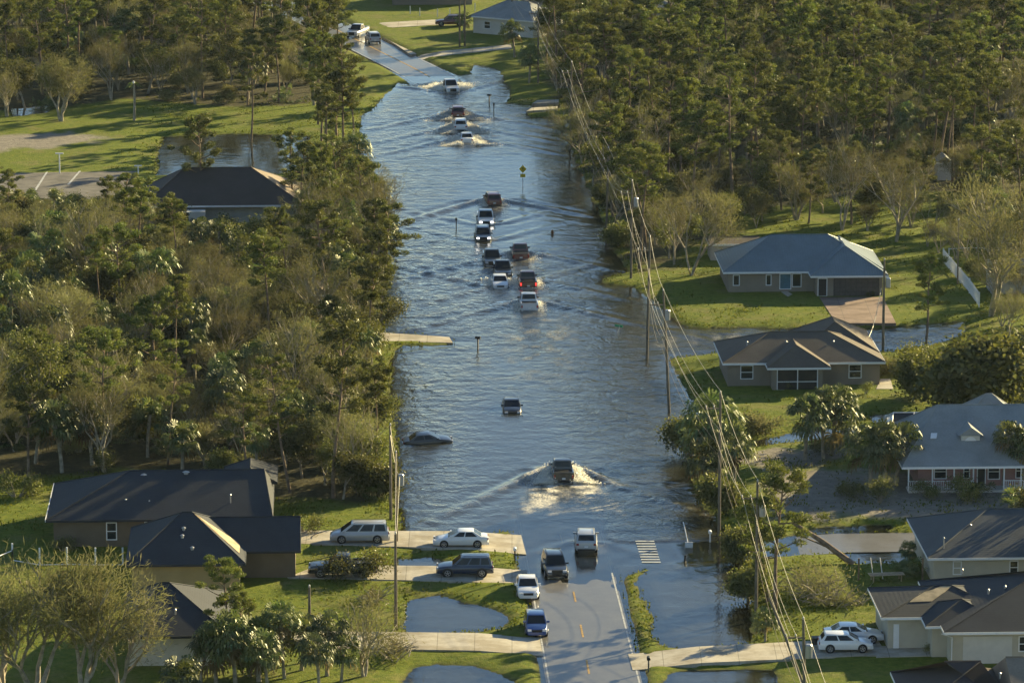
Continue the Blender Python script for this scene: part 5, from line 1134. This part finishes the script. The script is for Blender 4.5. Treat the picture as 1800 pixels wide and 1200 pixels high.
for (x, b, hgt_, i, lb) in ((1868, 990, 1.2, 2, 'unseen tree added for shade just outside the right edge beside the cream house'), (1935, 1010, 1.3, 0, 'unseen tree added outside the right edge to shade the dark roof'), (1905, 1060, 1.2, 2, 'unseen broad tree added for shade outside the right edge by the sprawling roof'), (1985, 1075, 1.4, 0, 'second unseen tree added for shade by the sprawling roof'), (1890, 850, 1.1, 2, 'unseen tree added for shade outside the right edge beside the pink house'), (2010, 1150, 1.4, 2, 'unseen tree added for shade outside the lower right corner')):
    p = P(x, b); place('leafy', p.x, p.y, hgt_, lb, 'tree', 'unseen trees added for shade outside the right edge', rg, i, z=.3)  # out of view, added to cast shade over the right-hand roofs and yard
for (x, b, sc_, i, lb) in ((1345, 765, 1.1, 3, 'golden dry shrub beside the palm clump'), (560, 1010, .5, 2, 'small shrub by the black pickup'), (628, 1022, 1.3, 2, 'round leafy bush hiding the black pickup bed'), (1785, 905, 1.4, 1, 'dark bush in the sandy yard at the right edge'), (1690, 884, 1.1, 2, 'shrub in front of the pink house railing'), (1625, 880, .8, 2, 'shrub at the left end of the pink house porch'), (1720, 880, 1.0, 0, 'low palmetto in front of the pink house steps'),
   (537, 940, .8, 2, 'dark round shrub on the lawn behind the minivan'), (1500, 880, .8, 2, 'dark shrub under the thick palm'), (1545, 890, 1.0, 4, 'tall shrub beside the thick palm trunks'), (1452, 803, .8, 2, 'shrub under the palm clump'), (1575, 662, 1.0, 3, 'olive shrub right of the tan house'), (1620, 650, 1.4, 2, 'leafy shrub on the lawn edge right of the tan house'),
   (1640, 1155, .4, 2, 'small shrub at the garage of the dark roofed house'), (1300, 512, .35, 2, 'round shrub left at the blue roofed house wall'), (1318, 513, .3, 2, 'round shrub right at the blue roofed house wall'), (1530, 560 - 35, .3, 2, 'tiny shrub by the garage'), (1385, 690, .35, 4, 'thin young tree in front of the screened porch'), (1522, 698, .5, 4, 'thin bush on the lawn right of the porch'),
   (1590, 1018, .9, 0, 'leafy palm shrub at the cream house corner'), (250, 985, .6, 2, 'shrub by the white fence posts'), (110, 975, .6, 3, 'dry shrub by the brown wall'), (30, 880, 1.2, 2, 'shrub at the wood edge at left'), (640, 870, 1.3, 2, 'bright green shrub at the wood edge behind the minivan'), (668, 880, 1.1, 0, 'palmetto at the wood edge by the bare pole')):
    p = P(x, b); place('shrub', p.x, p.y, sc_, lb, 'shrub', 'garden shrubs', rg, i)
# fallen pine and debris
p = P(1500, 994); r = empty('fallen_tree', p, 0, 'fallen pine trunk leaning from the pond bank up into the big pine', 'fallen tree'); e = P(1394, 918, 3.4) - p
m = MB(); m.tube([(0, 0, .1), e * .5 + Vector((0, 0, .2)), e], [.30, .24, .15], 8); m.build('trunk', M_bark, r, smooth=60); m = MB(); m.tube([e * .45, e * .5 + Vector((-2.5, -1, 1.2))], [.1, .04], 5); m.build('branch', M_bark, r)
def debris(px, py, rx, ry, n, label, seed, h=1.3):
    p = G(px, py); rgd = random.Random(seed); rng = np.random.default_rng(seed); r = empty('brush_pile', p, 0, label, 'brush pile'); m = MB()
    for k in range(n):
        a = rgd.uniform(0, 6.3); q = Vector((rgd.gauss(0, rx * .4), rgd.gauss(0, ry * .4), rgd.uniform(0, h * .4))); d = Vector((math.cos(a), math.sin(a), rgd.uniform(-.1, .9))) * rgd.uniform(.6, 2.0); m.tube([q, q + d * .5 + Vector((0, 0, .1)), q + d], [.05, .035, .012], 4, cap=False)
    m.build('branches', M_barkg, r); C = rng.normal(size=(n * 26, 3)) * np.array([rx * .45, ry * .45, h * .3]) + np.array([0, 0, h * .45]); C = C[C[:, 2] > 0]; leafmesh('twigs', C, .35, rng, M_twig, r, .12, 0); return r
debris(1432, 1045, 3.2, 4.5, 150, 'large brown brush pile of broken branches on the grass at lower right', 5, 2.6); debris(1470, 1062, 2.4, 1.6, 60, 'pile of cut logs and branches beside the dark roofed house', 6, .8)
debris(545, 948, .9, 2.5, 20, 'small heap of broken branches on the lawn behind the minivan', 8, .5); debris(655, 1060, 1.0, 3.5, 40, 'leaning pile of dead branches on the lawn beside the pole', 9, 1.0); debris(500, 945, 1.2, 1.0, 30, 'heap of debris at the corner of the brown house', 10, .8)
debris(690, 1150, 1.5, 4, 60, 'tangle of bare branches beside the lowest pond', 11, 1.6)
# snapped palm on the far lawn
p = G(236, 212); r = empty('snapped_palm', p, 0, 'tall snapped palm with few broken fronds on the far lawn', 'palm tree'); m = MB(); m.tube([(0, 0, -.2), (.1, 0, 3), (0, 0, 5.2)], [.2, .16, .14], 8); m.build('trunk', M_barkg, r)
m = MB()
for k in range(6):
    a = k * 1.1; d = Vector((math.cos(a), math.sin(a), -.5)); m.add([(0, 0, 5.2), tuple(Vector((0, 0, 5.3)) + d * .6 + Vector((0, 0, .3))), tuple(Vector((0, 0, 5.0)) + d * 1.3), tuple(Vector((.15, .1, 5.1)) + d * .6)], [(0, 1, 2, 3)])
m.build('fronds', M_palm, r); m = MB(); m.tube([(0, 0, 5.15), (0, 0, 5.5)], [.17, .1], 8); m.build('broken_top', M_white, r)
# remove prototypes (only their copies stay)
for lst in PROTO.values():
    for r in lst:
        for ch in list(r.children): bpy.data.objects.remove(ch)
        bpy.data.objects.remove(r)
# grass tufts on the lawns and along the wet margins
rng = np.random.default_rng(77); n = 420000; gx_ = rng.uniform(-52, 56, n); gy_ = rng.uniform(352, 640, n); ok = np.abs(gx_) < gy_ * .122; gx_, gy_ = gx_[ok], gy_[ok]
iz = np.clip(((gx_ - _gx[0]) / .42).astype(int), 0, len(_gx) - 1); jz = np.clip(((gy_ - _gy[0]) / .42).astype(int), 0, len(_gy) - 1); gb = bed[jz, iz]
nz_ = fbm(gx_ * .35, gy_ * .25, 88); edge_ = np.clip(1 - np.abs(gb - .10) / .14, 0, 1); pr_ = np.clip((nz_ - .42) * 2.2, .06, .6) + edge_ * .6
ok = (gb > .0) & (rng.random(len(gx_)) < pr_ * np.clip(430 / gy_, .3, 1) ** 2)
for e in EXCL: ok &= ~((gx_ > e[:, 0].min() - .3) & (gx_ < e[:, 0].max() + .3) & (gy_ > e[:, 1].min() - .3) & (gy_ < e[:, 1].max() + .3)) | (poly_sd(gx_, gy_, e) < -.25)
ok &= line_d(gx_, gy_, ROAD2) > RW + .15; ok &= line_d(gx_, gy_, SIDE2) > 3.4
for k_ in ('left', 'right'): ok &= ~(poly_sd(gx_, gy_, FORw[k_]) > 1)
C = np.stack([gx_, gy_, gb + .10], 1)[ok]; M_grass = leafmat('grass_blades', (.085, .12, .012), (.17, .17, .025), .4)
D = rng.normal(size=C.shape) * .35 + np.array([0, 0, 1.0]); o = leafmesh('grass_tufts', C, .26, rng, M_grass, None, .55, 0, D, .1); tag(o, 'tufts of grass on the lawns and verges', 'grass', kind='stuff'); print('tufts', len(C))
# ------------------------------------------------------------------ spray thrown up by the moving vehicles
M_foam = leafmat('spray_foam', (.82, .80, .72), (.85, .83, .76), .5)
for (nm, c, kd, ck, a, sink, wk, lb) in VP_:
    if wk < .75: continue
    L, W, H = DIM[kd]; rng = np.random.default_rng(int(c.y)); f = np.array([-math.sin(a), math.cos(a)]); rt = np.array([f[1], -f[0]])
    far_ = c.y > P(900, 300).y; n = 14000 if wk > 1.5 else (9000 if far_ else 900); sd_ = rng.choice([-1, 1], n)
    al = rng.uniform(-1.1 if far_ else -.62, .30, n) * L; out = W * .5 + np.abs(rng.normal(size=n)) * (.75 if wk > 1.5 else (1.0 if far_ else .40)) * (.5 + (0.3 * L - al) * .13)
    out += rng.normal(size=n) * .25
    hz = np.abs(rng.normal(size=n)) * (.22 if wk > 1.5 else (.16 if far_ else .09)) * np.exp(-((out - W * .5) / 1.3) ** 2) * (1 + .8 * np.exp(-((al + .2) / 1.4) ** 2))
    xy = np.array([c.x, c.y]) + f * al[:, None] + rt * (sd_ * out)[:, None]; C = np.concatenate([xy, (hz + .05)[:, None]], 1) - np.array([c.x, c.y, 0])
    e = empty('water_spray', (c.x, c.y, 0), 0); bpy.data.objects.remove(e)
    o = leafmesh('water_spray', C, .12, rng, M_foam, None, .8, 1.2); o.location = (c.x, c.y, 0); tag(o, 'white spray around the ' + {'pickup': 'pickup truck', 'suv': 'sport utility vehicle', 'sedan': 'sedan'}[kd] + ' in the flood', 'spray', kind='stuff')
# ------------------------------------------------------------------ haze
import os
m = bpy.data.materials.new('haze_air'); m.use_nodes = True; t_ = m.node_tree; t_.nodes.remove(t_.nodes['Principled BSDF'])
pv = t_.nodes.new('ShaderNodeVolumePrincipled'); pv.inputs['Density'].default_value = .00002; pv.inputs['Color'].default_value = (.62, .80, 1.0, 1); pv.inputs['Anisotropy'].default_value = .3
t_.links.new(pv.outputs[0], t_.nodes['Material Output'].inputs['Volume'])
mb = MB(); mb.box(-260, 260, -30, 1000, -2.2, 104); o = mb.build('haze', m); tag(o, kind='stuff')
